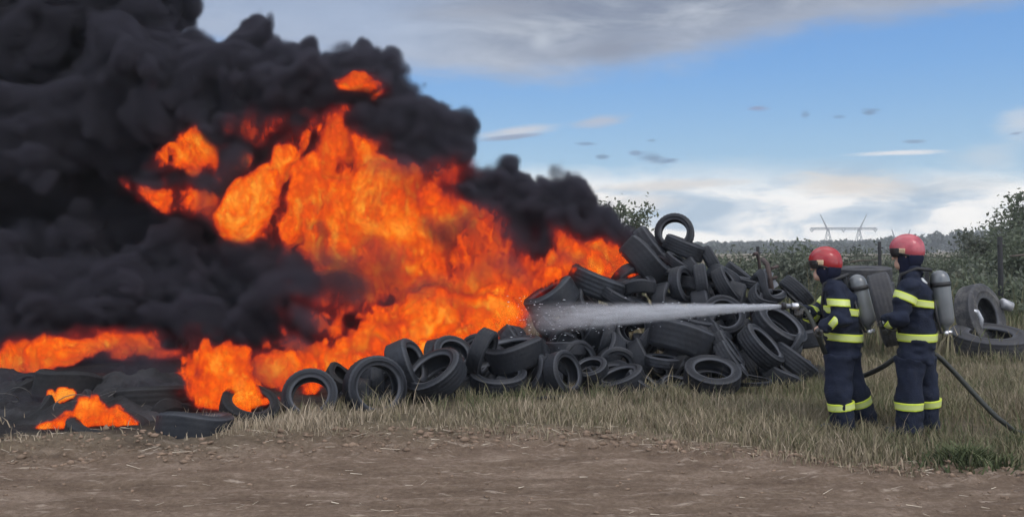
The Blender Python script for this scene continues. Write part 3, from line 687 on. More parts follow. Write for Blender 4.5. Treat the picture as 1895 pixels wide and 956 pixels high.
tree('bush', gp(1905, 24), 2.0, 1.3, 4600, .075, 'dense bush under the tallest scrub tree at the right edge', 'bush', seed=4, low=.1)
tree('bush', gp(1800, 40), 2.1, 1.6, 3600, .07, 'low bush between the right-hand fence post and the far forest', 'bush', seed=5, low=.1, m=LEAFG)
tree('bush', gp(1755, 27), 1.35, 1.0, 3600, .05, 'dark rounded bush behind the upright truck tyre', 'bush', seed=6, low=.1)
for k, (px, Y, h, s) in enumerate([(1340, 30, 1.3, 1.2), (1372, 26, 1.3, .8), (1432, 25, 1.2, 1.0), (1465, 22, 1.5, .9), (1500, 23, 1.6, 1.0), (1545, 32, 1.6, 1.3), (1590, 27, 1.1, 1.1), (1625, 30, 1.3, 1.1), (1680, 36, 1.5, 1.6), (1715, 30, 1.2, 1.2), (1775, 21, .9, .9), (1835, 22, 1.1, 1.1), (1880, 19, .9, 1.0), (1300, 34, 1.3, 1.5), (1410, 34, 1.5, 1.5), (1700, 24, .9, .9), (1950, 27, 2.4, 1.6), (1040, 30, 1.6, 1.6)]):
    tree('bush', gp(px, Y), h, s, int(2000*s), .07, 'low grey-green bush in the scrub behind the firefighters and heap', 'bush', G_BUSH, LEAFG if k % 2 else LEAF, .03, 20+k, .08, 7)
# tall weeds in front of the scrub
n = 4500; px = np.concatenate([rng.uniform(1320, 1540, 2700), rng.uniform(1660, 1900, 1800)]); Yw = rng.uniform(17, 26, n); xw = (px-CX)/F*Yw
o = blades('tall_weeds', xw, Yw, rng.uniform(.4, 1.0, n)*np.where(rng.random(n) < .08, 1.5, .8), np.clip(rng.normal(.36, .16, n), 0, 1), width=.008, lean=.35, m=GM)
tag(o, 'tall weeds along the fence line behind the heap', 'weeds', kind='stuff')
def forest():
    cs, ts = [], []
    for k in range(900):
        a = rng.uniform(-.62, .75); Y = rng.uniform(300, 520); x = a*Y
        pxx = CX+a*F; h = interp(pxx, [(0, 5), (1330, 4.2), (1600, 5.2), (1700, 7.6), (1800, 9.5), (1900, 9)])*(Y/400)*rng.uniform(.75, 1.12)
        r = rng.uniform(2.2, 4.5); m_ = 90
        d = rng.normal(size=(m_, 3)); d /= np.linalg.norm(d, axis=1)[:, None]
        c = np.array([x, Y, h-r*.7])+d*r*np.array([1.1, 1.1, .8])*rng.uniform(.6, 1, (m_, 1)); c[rng.random(m_) < .35, 2] *= rng.uniform(.2, .9)
        cs.append(c); ts.append(np.clip(.4+rng.normal(0, .18)+rng.normal(0, .12, m_), 0, 1))
    o = obj('forest', leaves(np.concatenate(cs), 1.15, np.concatenate(ts)), leaf_mat('forest_leaves', [(0, (.06, .072, .06)), (.5, (.09, .105, .088)), (1, (.14, .155, .13))]))
    tag(o, 'far forest line along the horizon', 'forest', kind='stuff')
forest()
STEEL = pbr('galvanised_steel', (.23, .24, .26), .5, .3)
def pylon(px0, px1, ytop, yarm, Y, name_label):
    c = P((px0+px1)/2, 460, Y); k = Y/F; root = empty('pylon', (c.x, Y, 0)); tag(root, name_label, 'pylon', 'power pylons on the horizon')
    W = (px1-px0)*k; za = CH+(460-yarm)*k; zt = CH+(460-ytop)*k; r = .34*Y/540
    for s in (-1, 1):
        m = MB(); xm = s*W*.235
        for sx in (-1, 1):
            for sy in (-1, 1): m.tube([(xm+sx*W*.075, sy*W*.06, -1), (xm+sx*W*.008, sy*W*.01, za)], r*.55, 5)
        for q in range(5):
            t = q/5; t2 = (q+1)/5; w1 = W*(.075-.067*t); w2 = W*(.075-.067*t2)
            m.tube([(xm-w1, -W*.05*(1-t), za*t), (xm+w2, -W*.05*(1-t2), za*t2)], r*.4, 4); m.tube([(xm+w1, -W*.05*(1-t), za*t), (xm-w2, -W*.05*(1-t2), za*t2)], r*.4, 4)
        m.build('mast', STEEL, root)
        h = MB(); h.tube([(xm, 0, za-1), (xm+s*W*.115, 0, zt)], [r*1.7, r*.7], 5); h.build('horn', STEEL, root)
    a = MB(); 
    for dz in (-.7, .9): a.tube([(-W/2, 0, za+dz*.6), (W/2, 0, za+dz*.6)], r*.8, 5)
    for q in range(20): a.tube([(-W/2+W*q/20, 0, za+(-.42 if q % 2 else .54)), (-W/2+W*(q+1)/20, 0, za+(.54 if q % 2 else -.42))], r*.5, 4)
    a.build('crossarm', STEEL, root)
    for x in (-.48, 0, .48):
        i = MB(); 
        for sg in (-1, 1): i.tube([(x*W+sg*W*.035, 0, za), (x*W, 0, za-W*.05)], r*.7, 5)
        i.build('insulator', STEEL, root)
    return W, za
pylon(1500, 1622, 397, 423, 540, 'large two-masted power pylon with V-shaped horns above the red helmet of the nozzle man')
pylon(1643, 1692, 424, 440, 1150, 'smaller distant power pylon peeking out beside the pinkish helmet')
POST = pbr('weathered_post', (.018, .018, .019), .9, bump=.4)
def post(px, ytop, Y, label):
    p = P(px, ytop, Y); m = MB(); m.tube([(0, 0, -.2), (.01, 0, p.z*.5), (-.01, 0, p.z)], [.06, .055, .052], 8)
    m.tube([(-.07, -.02, p.z-.18), (.09, -.02, p.z-.18)], .02, 6)
    tag(m.build('fence_post', POST, None, (p.x, Y, 0), True), label, 'post', 'fence posts behind the heap')
    return p
p1 = post(1403, 456, 26, 'fence post behind the right shoulder of the tyre heap')
p2 = post(1628, 447, 26, 'fence post between the two firefighters')
p3 = post(1851, 438, 19, 'fence post rising behind the upright truck tyre')
WIRE = pbr('rusty_wire', (.05, .045, .04), .7, .4)
for hgt, lab in ((.55, 'lower'), (1.05, 'middle'), (1.5, 'upper')):
    m = MB(); pts = []
    for q in range(-4, 13):
        x = p1.x+(p2.x-p1.x)*q/4; pts.append((x, 25.93, hgt+.03*math.sin(q*1.7)-.04*(q % 4 == 2)))
    m.tube(pts, .008, 5); tag(m.build('fence_wire', WIRE, smooth=True), lab+' strand of thin fence wire running behind the firefighters', 'wire')
m = MB(); m.tube([P(1560, 487, 24), P(1590, 482, 24.2), P(1622, 481, 24.5)], [.02, .03, .015], 6)
tag(m.build('bare_branch', BARK, smooth=True), 'bare dark branch beside the red helmet of the nozzle man', 'branch')
m = MB(); m.tube([P(1868, 474, 22), P(1890, 472, 22.2), P(1935, 468, 22.5)], [.02, .035, .03], 6)
tag(m.build('bare_branch', BARK, smooth=True), 'dark branch sticking in from the right edge by the fence post', 'branch')
# rusty scrap beside the fence post
RUST = pbr('rusty_metal', (.07, .05, .045), .8, .3, bump=.4, vary=.4)
root = empty('scrap_metal', P(1422, 540, 15.5)); tag(root, 'tangle of rusty scrap metal at the fence post behind the heap', 'scrap')
def loc(px, py, Y, o=Vector(P(1422, 540, 15.5))): return tuple(P(px, py, Y)-o)
m = MB(); m.tube([loc(1406, 556, 15.5), loc(1408, 520, 15.6), loc(1404, 478, 15.6), loc(1400, 468, 15.5), loc(1396, 470, 15.4)], .03, 7); m.build('bent_pipe', RUST, root, smooth=True)
m = MB(); m.tube([loc(1412, 480, 15.7), loc(1420, 490, 15.5), loc(1424, 512, 15.4), loc(1430, 550, 15.5)], .045, 7); m.tube([loc(1424, 498, 15.5), loc(1440, 492, 15.5)], .03, 6); m.tube([loc(1420, 520, 15.5), loc(1438, 512, 15.4)], .03, 6); m.build('bar', RUST, root, smooth=True)
m = MB(); m.box(loc(1416, 515, 15.6), (.16, .1, .3), Matrix.Rotation(.5, 3, 'Y')); m.box(loc(1428, 528, 15.5), (.2, .08, .12), Matrix.Rotation(-.6, 3, 'Y')); m.build('plate', STEEL, root)
m = MB(); c = P(1796, 586, 14.35); m.tube([P(1791, 590, 14.3), P(1789, 580, 14.3), P(1797, 574, 14.3), P(1808, 577, 14.3), P(1815, 590, 14.3), P(1812, 612, 14.3)], [.05, .05, .045, .045, .045, .05], 8)
tag(m.build('bent_metal_strip', pbr('pale_metal', (.42, .43, .45), .45, .5), smooth=True), 'pale curled metal strip inside the upright truck tyre', 'scrap')
m = MB(); m.tube([P(1852, 560, 14.75), P(1853, 560, 14.75), P(1871, 568, 14.75), P(1872, 568, 14.75)], [.06, .085, .085, .06], 14)
tag(m.build('metal_can', pbr('can_metal', (.36, .36, .37), .5, .4), smooth=True), 'small pale metal can resting on the right side of the upright truck tyre', 'can')

# ------------------------------------------------------------------ people
def cap(p, a, b, ra, rb):
    a, b = np.array(a, float), np.array(b, float); d = b-a; L = d @ d+1e-9
    h = np.clip(((p[0]-a[0])*d[0]+(p[1]-a[1])*d[1]+(p[2]-a[2])*d[2])/L, 0, 1)
    return np.sqrt((p[0]-a[0]-d[0]*h)**2+(p[1]-a[1]-d[1]*h)**2+(p[2]-a[2]-d[2]*h)**2)-(ra+(rb-ra)*h)
def ell(p, c, r, f=(0, 1, 0)):
    """ellipsoid with radii (side, fore-aft, up), its fore-aft axis along f"""
    f = Vector(f).normalized(); s = f.cross(Vector((0, 0, 1))).normalized(); u = s.cross(f)
    x, y, z = p[0]-c[0], p[1]-c[1], p[2]-c[2]
    q = np.sqrt(((x*s.x+y*s.y+z*s.z)/r[0])**2+((x*f.x+y*f.y+z*f.z)/r[1])**2+((x*u.x+y*u.y+z*u.z)/r[2])**2)
    return (q-1)*min(r)
def smin(k, *ds):
    r = ds[0]
    for d in ds[1:]:
        h = np.clip(.5+.5*(d-r)/k, 0, 1); r = d*(1-h)+r*h-k*h*(1-h)
    return r
def sdf_obj(name, fn, lo, hi, h, m, parent, noise=None, attr=None, origin=None):
    """mesh of the solid fn < 0; the fine grid is only evaluated near the surface that a coarse grid finds"""
    K = 5; gc = Grid(np.array(lo)-h*K, np.array(hi)+h*K, h*K); pc = np.ix_(*[a.astype(np.float32) for a in gc.ax]); Dc = (fn(pc)+np.zeros(gc.n, np.float32)).astype(np.float32)
    D = np.repeat(np.repeat(np.repeat(Dc, K, 0), K, 1), K, 2)
    near = np.abs(Dc) < h*K*2.0
    idx = np.argwhere(near); sub = np.stack(np.meshgrid(*[np.arange(K)]*3, indexing='ij'), -1).reshape(-1, 3)
    q = (idx[:, None]*K+sub[None]).reshape(-1, 3)
    flo = gc.lo-h*(K-1)/2           # every coarse sample stands at the middle of its K fine ones
    pts = (flo+q*h).astype(np.float32); val = fn((pts[:, 0], pts[:, 1], pts[:, 2]))
    if noise:
        for amp, cell in noise:
            cell = cell if hasattr(cell, '__len__') else (cell,)*3
            val = val+amp*1.6*vnoise(pts[:, 0]/cell[0], pts[:, 1]/cell[1], pts[:, 2]/cell[2])
    D[q[:, 0], q[:, 1], q[:, 2]] = val
    v, f = surface_nets(D, flo, h)
    me = mesh(name, v-(np.array(origin) if origin is not None else 0), f)
    if attr is not None:
        a = me.attributes.new('across', 'FLOAT', 'POINT'); a.data.foreach_set('value', attr(v).astype(np.float32))
    return obj(name, me, m, parent)
NAVY = pbr('navy_cloth', (.008, .0125, .028), .85, bump=.35, bscale=60, vary=.3, vscale=5, spec=.3)
NAVY2 = pbr('navy_hood', (.008, .0105, .028), .9, vary=.3, spec=.2)
SKIN = pbr('skin', (.42, .26, .19), .55, vary=.08)
BLACK = pbr('black_webbing', (.012, .012, .013), .6, vary=.3)
BOOT = pbr('boot_leather', (.015, .014, .014), .5, bump=.3)
GLOVE = pbr('glove_leather', (.05, .048, .045), .7, bump=.3)
CYL = pbr('cylinder_paint', (.15, .16, .165), .35, .25, vary=.15)
CHROME = pbr('valve_metal', (.55, .55, .56), .3, .8)
SILVER = pbr('reflective_silver', (.55, .57, .56), .4, .1)
m, t, out = mat('hi_vis_band'); b = t.new('ShaderNodeBsdfPrincipled'); t.l.new(b.outputs[0], out.inputs[0])
ac = t.new('ShaderNodeAttribute', attribute_name='across').outputs['Fac']
t.put(b.inputs['Base Color'], t.mix(t.step(t.m('ABSOLUTE', ac), .34, .26), (.56, .66, .05), (.55, .62, .22))); b.inputs['Roughness'].default_value = .45
HIVIS = m
def helmet_mat(name, c):
    m, t, out = mat(name); b = t.new('ShaderNodeBsdfPrincipled'); t.l.new(b.outputs[0], out.inputs[0])
    tc = t.new('ShaderNodeTexCoord'); n = t.noise(tc.outputs['Object'], 14, 4, .6)
    t.put(b.inputs['Base Color'], t.ramp(n, [(.35, tuple(q*.7 for q in c)), (.65, c)])); t.put(b.inputs['Roughness'], t.m('ADD', .25, t.m('MULTIPLY', n, .4)))
    b.inputs['Coat Weight'].default_value = .3; b.inputs['Coat Roughness'].default_value = .08
    return m
def hand(name, wrist, target, palm_n, m, parent, origin, grip=1.0):
    """glove: palm, four fingers of different length curled round what is held, thumb from the side of the palm"""
    w_ = Vector(wrist); d = (Vector(target)-w_).normalized(); n = Vector(palm_n); n = (n-d*n.dot(d)).normalized(); s = d.cross(n)
    pc = w_+d*.05
    def fn(p):
        r = smin(.02, cap(p, w_-d*.03, w_+d*.02, .038, .036), cap(p, w_+d*.03-s*.022, w_+d*.085-s*.028, .024, .02), cap(p, w_+d*.03+s*.022, w_+d*.085+s*.028, .024, .02), cap(p, w_+d*.03, w_+d*.09, .026, .021))
        for k, L in ((-1.5, .85), (-.5, 1.0), (.5, .95), (1.5, .75)):
            b0 = w_+d*.088+s*k*.021; a1 = b0+(d*.8+n*.55*grip)*.038*L; a2 = a1+(d*.1+n*1.0)*.03*L; a3 = a2+(n*.5-d*.85*grip)*.024*L
            r = np.minimum(r, np.minimum(np.minimum(cap(p, b0, a1, .0115, .011), cap(p, a1, a2, .011, .0105)), cap(p, a2, a3, .0105, .009)))
        t0 = w_+d*.035+s*.034; t1 = t0+(s*.7+d*.6+n*.3)*.036; t2 = t1+(d*.5+n*.85-s*.25)*.034
        return smin(.006, r, cap(p, t0, t1, .016, .013), cap(p, t1, t2, .013, .011))
    return sdf_obj(name, fn, np.array(pc)-.13, np.array(pc)+.14, .006, m, parent, origin=origin)
def firefighter(J, face, label, helm_c, helmet_label, shoulder_emblem, y0):
    f = Vector((*face, 0)).normalized(); s = Vector((-f.y, f.x, 0))          # s: the person's own left
    J = {k: Vector(v) for k, v in J.items()}; up = Vector((0, 0, 1))
    base = Vector(((J['ankL'].x+J['ankR'].x)/2, y0, 0)); root = None
    lo = np.array((min(v.x for v in J.values())-.28, min(v.y for v in J.values())-.3, -.03)); hi = np.array((max(v.x for v in J.values())+.3, max(v.y for v in J.values())+.3, J['head'].z+.26))
    chest, waist, neck, head = J['chest'], J['waist'], J['neck'], J['head']
    hf = J['look'].normalized() if 'look' in J else f
    hs = Vector((-hf.y, hf.x, 0)).normalized()
    def arm(p, S_, e=0.0):
        a, b, c = J['sho'+S_], J['elb'+S_], J['han'+S_]; w2 = c+(b-c).normalized()*.07
        return smin(.03, cap(p, a, b, .09+e, .08+e), cap(p, b, w2, .08+e, .06+e))
    def torso(p, e=0.0):
        ds = []
        for k in (-1, 1):
            ds += [cap(p, chest+s*k*.075+up*.02, waist+s*k*.06, .142+e, .145+e), cap(p, chest+s*k*.11+up*.09, chest+s*k*.05-up*.05, .09+e, .11+e)]
        ds += [cap(p, waist+s*.05, (J['hipL']+J['hipR'])/2+s*.06+up*.06, .145+e, .152+e), cap(p, waist-s*.05, (J['hipL']+J['hipR'])/2-s*.06+up*.06, .145+e, .152+e)]
        ds += [cap(p, neck-up*.06+s*.10, neck+up*.0-s*0, .075+e, .075+e), cap(p, neck-up*.06-s*.10, neck, .075+e, .075+e)]
        return smin(.05, *ds)
    hem = (J['hipL'].z+J['hipR'].z)/2-.01
    def jacket(p): return np.maximum(np.maximum(smin(.045, torso(p), arm(p, 'L'), arm(p, 'R')), hem-p[2]), p[2]-(neck.z+.045))
    def leg(p, S_, e=0.0):
        a, b, c = J['hip'+S_], J['kne'+S_], J['ank'+S_]
        return smin(.05, cap(p, a, b, .12+e, .106+e), cap(p, b, c, .106+e, .108+e))
    def trousers(p):
        pel = cap(p, J['hipL']+up*.07, J['hipR']+up*.07, .13, .13)
        return np.maximum(np.maximum(smin(.035, smin(.06, leg(p, 'L'), pel), leg(p, 'R')), p[2]-hem-.05), .06-p[2])
    def body(p):
        hd = smin(.02, ell(p, head, (.07, .09, .11), hf), cap(p, head+hf*.03-up*.07, head+hf*.055-up*.095, .06, .045))
        nose = cap(p, head+hf*.095+up*.0, head+hf*.112-up*.03, .010, .016); mouth = cap(p, head+hf*.09-up*.065+hs*.02, head+hf*.09-up*.065-hs*.02, .010, .010)
        ears = np.minimum(cap(p, head+hs*.076, head+hs*.08-up*.03, .018, .014), cap(p, head-hs*.076, head-hs*.08-up*.03, .018, .014))
        eyes = np.minimum(ell(p, head+hf*.088+hs*.032+up*.005, (.014, .012, .010), hf), ell(p, head+hf*.088-hs*.032+up*.005, (.014, .012, .010), hf))
        hd = smin(.012, hd, nose, mouth, ears, eyes)
        tr = smin(.05, cap(p, chest, waist, .12, .11), cap(p, chest+s*.08, chest-s*.08, .10, .10), cap(p, waist, (J['hipL']+J['hipR'])/2, .10, .08))
        lim = []
        for S_ in 'LR':
            lim += [cap(p, J['sho'+S_], J['elb'+S_], .05, .042), cap(p, J['elb'+S_], J['han'+S_], .042, .03), cap(p, J['hip'+S_], J['kne'+S_], .062, .05), cap(p, J['kne'+S_], J['ank'+S_]-up*.0, .05, .042)]
        nk = cap(p, neck-up*.05, head-up*.06, .06, .055)
        return smin(.03, tr, *lim, smin(.03, nk, hd))
    v_origin = np.array(base)
    root = sdf_obj('person', body, lo, hi, .013, SKIN, None, origin=v_origin); root.location = base; tag(root, label, 'person', None)
    def part(name, fn, lo_, hi_, h, m, **k): return sdf_obj(name, fn, lo_, hi_, h, m, root, origin=v_origin, **k)
    jk = part('jacket', jacket, lo, hi, .011, NAVY, noise=[(.013, (.13, .13, .055)), (.007, (.06, .06, .04))])
    tro = part('trousers', trousers, lo, hi, .011, NAVY, noise=[(.009, (.10, .10, .16)), (.006, .05)])
    for S_ in 'LR':
        a = J['ank'+S_]; g0 = Vector((a.x, a.y, .045)); toe = g0+(f*.8+s*(.12 if S_ == 'L' else -.12)).normalized()*.17
        part('boot', lambda p: np.maximum(smin(.04, cap(p, Vector((a.x, a.y, .2)), g0, .075, .07), cap(p, g0-f*.05, toe, .055, .05)), .002-p[2]), np.array(g0)-(.27, .27, .06), np.array(g0)+(.27, .27, .3), .011, BOOT)
    # hood and helmet
    part('hood', lambda p: np.maximum(np.maximum(smin(.03, cap(p, neck-up*.03, head-up*.05-hf*.01, .092, .088), ell(p, head-hf*.008, (.084, .098, .12), hf)), -cap(p, head+hf*.12+up*.0, head+hf*.12-up*.05, .07, .06)), p[2]-head.z-.06), np.array(head)-(.25, .25, .3), np.array(head)+.2, .009, NAVY2)
    hc = head+up*.035-hf*.005
    hm = helmet_mat('helmet_shell', helm_c)
    def shell(p):
        d = smin(.02, ell(p, hc+up*.02, (.108, .133, .114), hf), ell(p, hc+up*.028, (.02, .138, .119), hf), ell(p, hc-up*.02-hf*.04, (.102, .105, .09), hf))
        d = np.minimum(d, np.abs(d+.012)-.012)
        cut = (p[2]-(hc.z-.055))+((p[0]-hc.x)*hf.x+(p[1]-hc.y)*hf.y)*-.25
        return np.maximum(d, -cut)
    h_ = part('helmet', shell, np.array(hc)-.22, np.array(hc)+.22, .008, hm); h_['label'] = helmet_label
    def sub(name, fn, c, r, h, m): return sdf_obj(name, fn, np.array(c)-r, np.array(c)+r, h, m, h_, origin=v_origin)
    sub('visor', lambda p: np.maximum(np.abs(ell(p, hc+up*.005, (.112, .140, .116), hf))-.004, np.maximum(-((p[0]-hc.x)*hf.x+(p[1]-hc.y)*hf.y-.06), np.abs(p[2]-hc.z+.022)-.042)), hc, .22, .007, BLACK)
    sub('rim_band', lambda p: np.maximum(np.maximum(ell(p, hc+up*.0, (.115, .139, .116), hf), -ell(p, hc, (.103, .126, .106), hf)), np.abs(p[2]-hc.z+.045-((p[0]-hc.x)*hf.x+(p[1]-hc.y)*hf.y)*.25)-.011), hc, .22, .007, BLACK)
    pc = hc+s*.10+hf*.04-up*.002
    sub('reflective_patch', lambda p: np.maximum(np.maximum(np.abs(ell(p, hc+up*.02, (.112, .137, .117), hf))-.004, np.abs((p[0]-pc.x)*hf.x+(p[1]-pc.y)*hf.y)-.03), np.maximum(np.abs(p[2]-pc.z)-.025, -((p[0]-hc.x)*s.x+(p[1]-hc.y)*s.y))), hc, .22, .006, pbr('patch_reflective', (.62, .45, .28), .35))
    nk = hc-up*.075-hf*.075
    sub('neck_guard', lambda p: np.maximum(np.maximum(np.abs(ell(p, hc-up*.06-hf*.012, (.104, .122, .125), hf))-.006, (p[0]-hc.x)*hf.x+(p[1]-hc.y)*hf.y+.02), np.maximum(p[2]-hc.z+.04, hc.z-.145-p[2])), hc, .24, .008, NAVY2)
    # hi-vis bands sewn round sleeves, trunk and trouser legs
    def band(c, n, wid, rr, fn, m=HIVIS, name='reflective_band', parent=root, thick=.013):
        c = Vector(c); n = Vector(n).normalized()
        def q(p): return (p[0]-c.x)*n.x+(p[1]-c.y)*n.y+(p[2]-c.z)*n.z
        def D(p):
            g = fn(p); rad = np.sqrt((p[0]-c.x)**2+(p[1]-c.y)**2+(p[2]-c.z)**2)-rr
            return np.maximum(np.maximum(np.maximum(g-thick, -(g+.008)), np.abs(q(p))-wid/2), rad)
        o = sdf_obj(name, D, np.array(c)-rr-.02, np.array(c)+rr+.02, .0065, m, parent, origin=v_origin, attr=lambda v: ((v-np.array(c)) @ np.array(n))/wid)
        return o
    J2 = J
    ua = J['elbL']-J['shoL']
    band(J['shoL'].lerp(J['elbL'], J['ub'].x), J['ubn'], .068, .15, lambda p: arm(p, 'L'))
    band(J['elbL'].lerp(J['hanL'], J['fb'].x), J['fbn'], .066, .088, lambda p: arm(p, 'L'))
    band(J['shoR'].lerp(J['elbR'], .55), J['elbR']-J['shoR'], .066, .15, lambda p: arm(p, 'R'))
    band(J['elbR'].lerp(J['hanR'], .4), J['hanR']-J['elbR'], .066, .13, lambda p: arm(p, 'R'))
    tb = J['tb']; band((tb.x, tb.y, tb.z), (.12, 0, 1), .066, .36, torso)
    band((J['hb'].x, J['hb'].y, J['hb'].z), (J['hbn']), .072, .36, torso)
    for S_ in 'LR': band(J['kne'+S_].lerp(J['ank'+S_], J['lb'+S_].x), (J['ank'+S_]-J['kne'+S_])+Vector((0, 0, 0)), .07, .19, lambda p, S_=S_: leg(p, S_))
    e = Vector(shoulder_emblem)
    for _ in range(40):
        if jacket((np.array(e.x), np.array(e.y), np.array(e.z))) < 0: break
        e += Vector((0, .01, 0))
    band(e, (.35, .2, 1), .075, .042, jacket, SILVER, 'emblem', jk, .007)
    # gloves
    for S_ in 'LR':
        wv = J['han'+S_]; el = J['elb'+S_]; wr = wv+(el-wv).normalized()*.085
        gl = hand('glove', wr, wv, J['palm'+S_], GLOVE, root, v_origin)
        band(wr+(el-wv).normalized()*.0, wv-el, .035, .075, lambda p: arm(p, S_, -.004) if False else cap(p, wr+(el-wv).normalized()*.06, wr-(el-wv).normalized()*.03, .048, .046), SILVER, 'cuff', gl)
    return root, f, s
def breathing_set(top, bot, f, s, label, harness):
    """air cylinder on a backplate with strap, valve and air hose"""
    top, bot = Vector(top), Vector(bot); d = (bot-top).normalized(); L = (bot-top).length; r = .082
    root = empty('breathing_apparatus', bot); tag(root, label, 'air cylinder', 'breathing sets on the firefighters')
    prof = [(-.0, .015), (.012, .045), (.035, .068), (.065, .079), (.10, r), (L-.10, r), (L-.06, .078), (L-.03, .055), (L-.012, .03), (L+.02, .02)]
    m = MB(); m.tube([tuple(top+d*q-bot) for q, _ in prof], [w for _, w in prof], 28); cy_ = m.build('cylinder', CYL, root, smooth=True)
    m = MB(); m.tube([tuple(top+d*q-bot) for q in (.105, .106, .145, .146)], [r, r+.007, r+.007, r], 28); m.build('strap', BLACK, cy_, smooth=True)
    m = MB(); m.tube([tuple(d*.0), tuple(d*.05)], [.022, .02], 12); m.tube([tuple(d*.03-f*.05), tuple(d*.03+f*.02)], [.018, .016], 10); m.tube([tuple(d*.035+s*.0), tuple(d*.035+s*.065), tuple(d*.035+s*.085)], [.014, .022, .02], 12); m.build('valve', CHROME, root, smooth=True)
    m = MB(); c = f*.10
    rot = Matrix((s, f, -d)).transposed()
    m.box(tuple((top+d*L*.5-bot)+c), (.2, .03, L*.95), rot); m.box(tuple((top+d*L*.95-bot)+c*.8), (.22, .06, .07), rot); m.build('backplate', BLACK, root)
    for sg in (-1, 1):
        m = MB(); pts = [Vector(q)-bot for q in harness(sg)]; m.tube([tuple(q) for q in pts], .016, 8); m.build('shoulder_strap', BLACK, root, smooth=True)
    m = MB(); m.tube([tuple(q) for q in (d*.035+s*.04, d*.03+s*.10+f*.04, -d*.12+s*.13+f*.06, -d*.26+s*.12+f*.06)], .012, 8); m.build('air_hose', BLACK, root, smooth=True)
    return root
FL, FR_ = 8.25, 8.05
def Q(px, py, Y, dy=0.0): return P(px, py, Y+dy)
JL = dict(head=Q(1526, 492, FL, .0), neck=Q(1543, 520, FL), chest=Q(1555, 562, FL), waist=Q(1561, 618, FL),
          shoL=Q(1549, 540, FL, -.17), elbL=Q(1556, 588, FL, -.27), hanL=Q(1512, 610, FL, -.2), shoR=Q(1552, 538, FL, .18), elbR=Q(1512, 585, FL, .22), hanR=Q(1481, 574, FL, .0),
          hipL=Q(1553, 662, FL, -.085), hipR=Q(1568, 660, FL, .085), kneL=Q(1553, 725, FL, -.12), kneR=Q(1582, 722, FL, .08), ankL=Q(1562, 788, FL, -.12), ankR=Q(1602, 784, FL, .12),
          look=(-.94, .33, 0), ub=(.42, 0, 0), ubn=(.05, .05, 1), fb=(.25, 0, 0), fbn=(-.75, .3, .62), tb=Q(1552, 574, FL), hb=Q(1562, 622, FL), hbn=(.06, 0, 1), lbL=(.4, 0, 0), lbR=(.32, 0, 0), palmL=(.3, .2, -1), palmR=(.2, .1, -1))
pl, fL, sL = firefighter(JL, (-.93, .37), 'firefighter in navy turnout gear and bright red helmet aiming the hose nozzle at the fire', (.36, .012, .016), 'bright red helmet with pale side patch', Q(1576, 520, FL, -.12), FL)
JR = dict(head=Q(1677, 470, FR_, .0), neck=Q(1686, 503, FR_), chest=Q(1694, 550, FR_), waist=Q(1697, 615, FR_),
          shoL=Q(1681, 530, FR_, -.19), elbL=Q(1664, 588, FR_, -.24), hanL=Q(1634, 596, FR_, -.02), shoR=Q(1696, 528, FR_, .19), elbR=Q(1672, 588, FR_, .27), hanR=Q(1640, 606, FR_, .14),
          hipL=Q(1686, 668, FR_, -.09), hipR=Q(1705, 665, FR_, .09), kneL=Q(1682, 732, FR_, -.09), kneR=Q(1714, 730, FR_, .10), ankL=Q(1683, 796, FR_, -.09), ankR=Q(1718, 793, FR_, .12),
          look=(-.9, .42, -.1), ub=(.36, 0, 0), ubn=(.45, 0, 1), fb=(.45, 0, 0), fbn=(-.9, .3, .5), tb=Q(1695, 560, FR_), hb=Q(1697, 622, FR_), hbn=(0, 0, 1), lbL=(.28, 0, 0), lbR=(.22, 0, 0), palmL=(.3, .4, -.8), palmR=(.3, -.4, -.8))
pr_, fR, sR = firefighter(JR, (-.90, .44), 'firefighter in navy turnout gear and pinkish red helmet standing behind the nozzle man', (.45, .075, .095), 'pinkish red helmet', Q(1707, 522, FR_, -.12), FR_)
def harness(J, top, f, s):
    return lambda sg: [Vector(top)+f*.06+s*sg*.06+Vector((0, 0, .0)), J['neck']+s*sg*.115+Vector((0, 0, .035))-f*.05, J['neck']+s*sg*.12+f*.08+Vector((0, 0, -.02)), J['chest']+s*sg*.10+f*.155, J['waist']+s*sg*.12+f*.14]
tL, bL = Q(1583, 508, FL, -.04), Q(1607, 606, FL, -.06)
breathing_set(tL, bL, fL, sL, 'grey air cylinder slanting on the back of the nozzle man', harness(JL, tL, fL, sL))
tR, bR = Q(1737, 500, FR_, -.06), Q(1750, 608, FR_, -.08)
breathing_set(tR, bR, fR, sR, 'grey air cylinder upright on the back of the pink-helmeted firefighter', harness(JR, tR, fR, sR))
# hose and nozzle
HOSE = pbr('black_hose', (.018, .02, .015), .6, bump=.3)
gz = lambda px, Y: float(ground_z(P(px, 460, Y).x, Y))
def spline(pts, n=10):
    pts = [Vector(p) for p in pts]; o = []
    for i in range(len(pts)-1):
        a, b, c, d = pts[max(i-1, 0)], pts[i], pts[i+1], pts[min(i+2, len(pts)-1)]
        for k in range(n):
            t = k/n; o.append(.5*((2*b)+(c-a)*t+(2*a-5*b+4*c-d)*t*t+(3*b-a-3*c+d)*t**3))
    return o+[pts[-1]]
hp = [Q(1474, 566, FL, -.02), Q(1488, 572, FL, .0), Q(1502, 592, FL, -.1), Q(1513, 619, FL, -.2), Q(1528, 655, FL, -.05), Q(1545, 690, FL, .3), Q(1572, 700, FL, .4), Q(1600, 694, FL, .4), Q(1634, 678, FR_, .38), Q(1664, 658, FR_, .34), Q(1698, 650, FR_, .34), Q(1732, 657, FR_, .25), Q(1760, 682, FR_, .2), Q(1795, 720, FR_, .1), Q(1830, 757, FR_, .0), Q(1856, 780, FR_, -.06)]
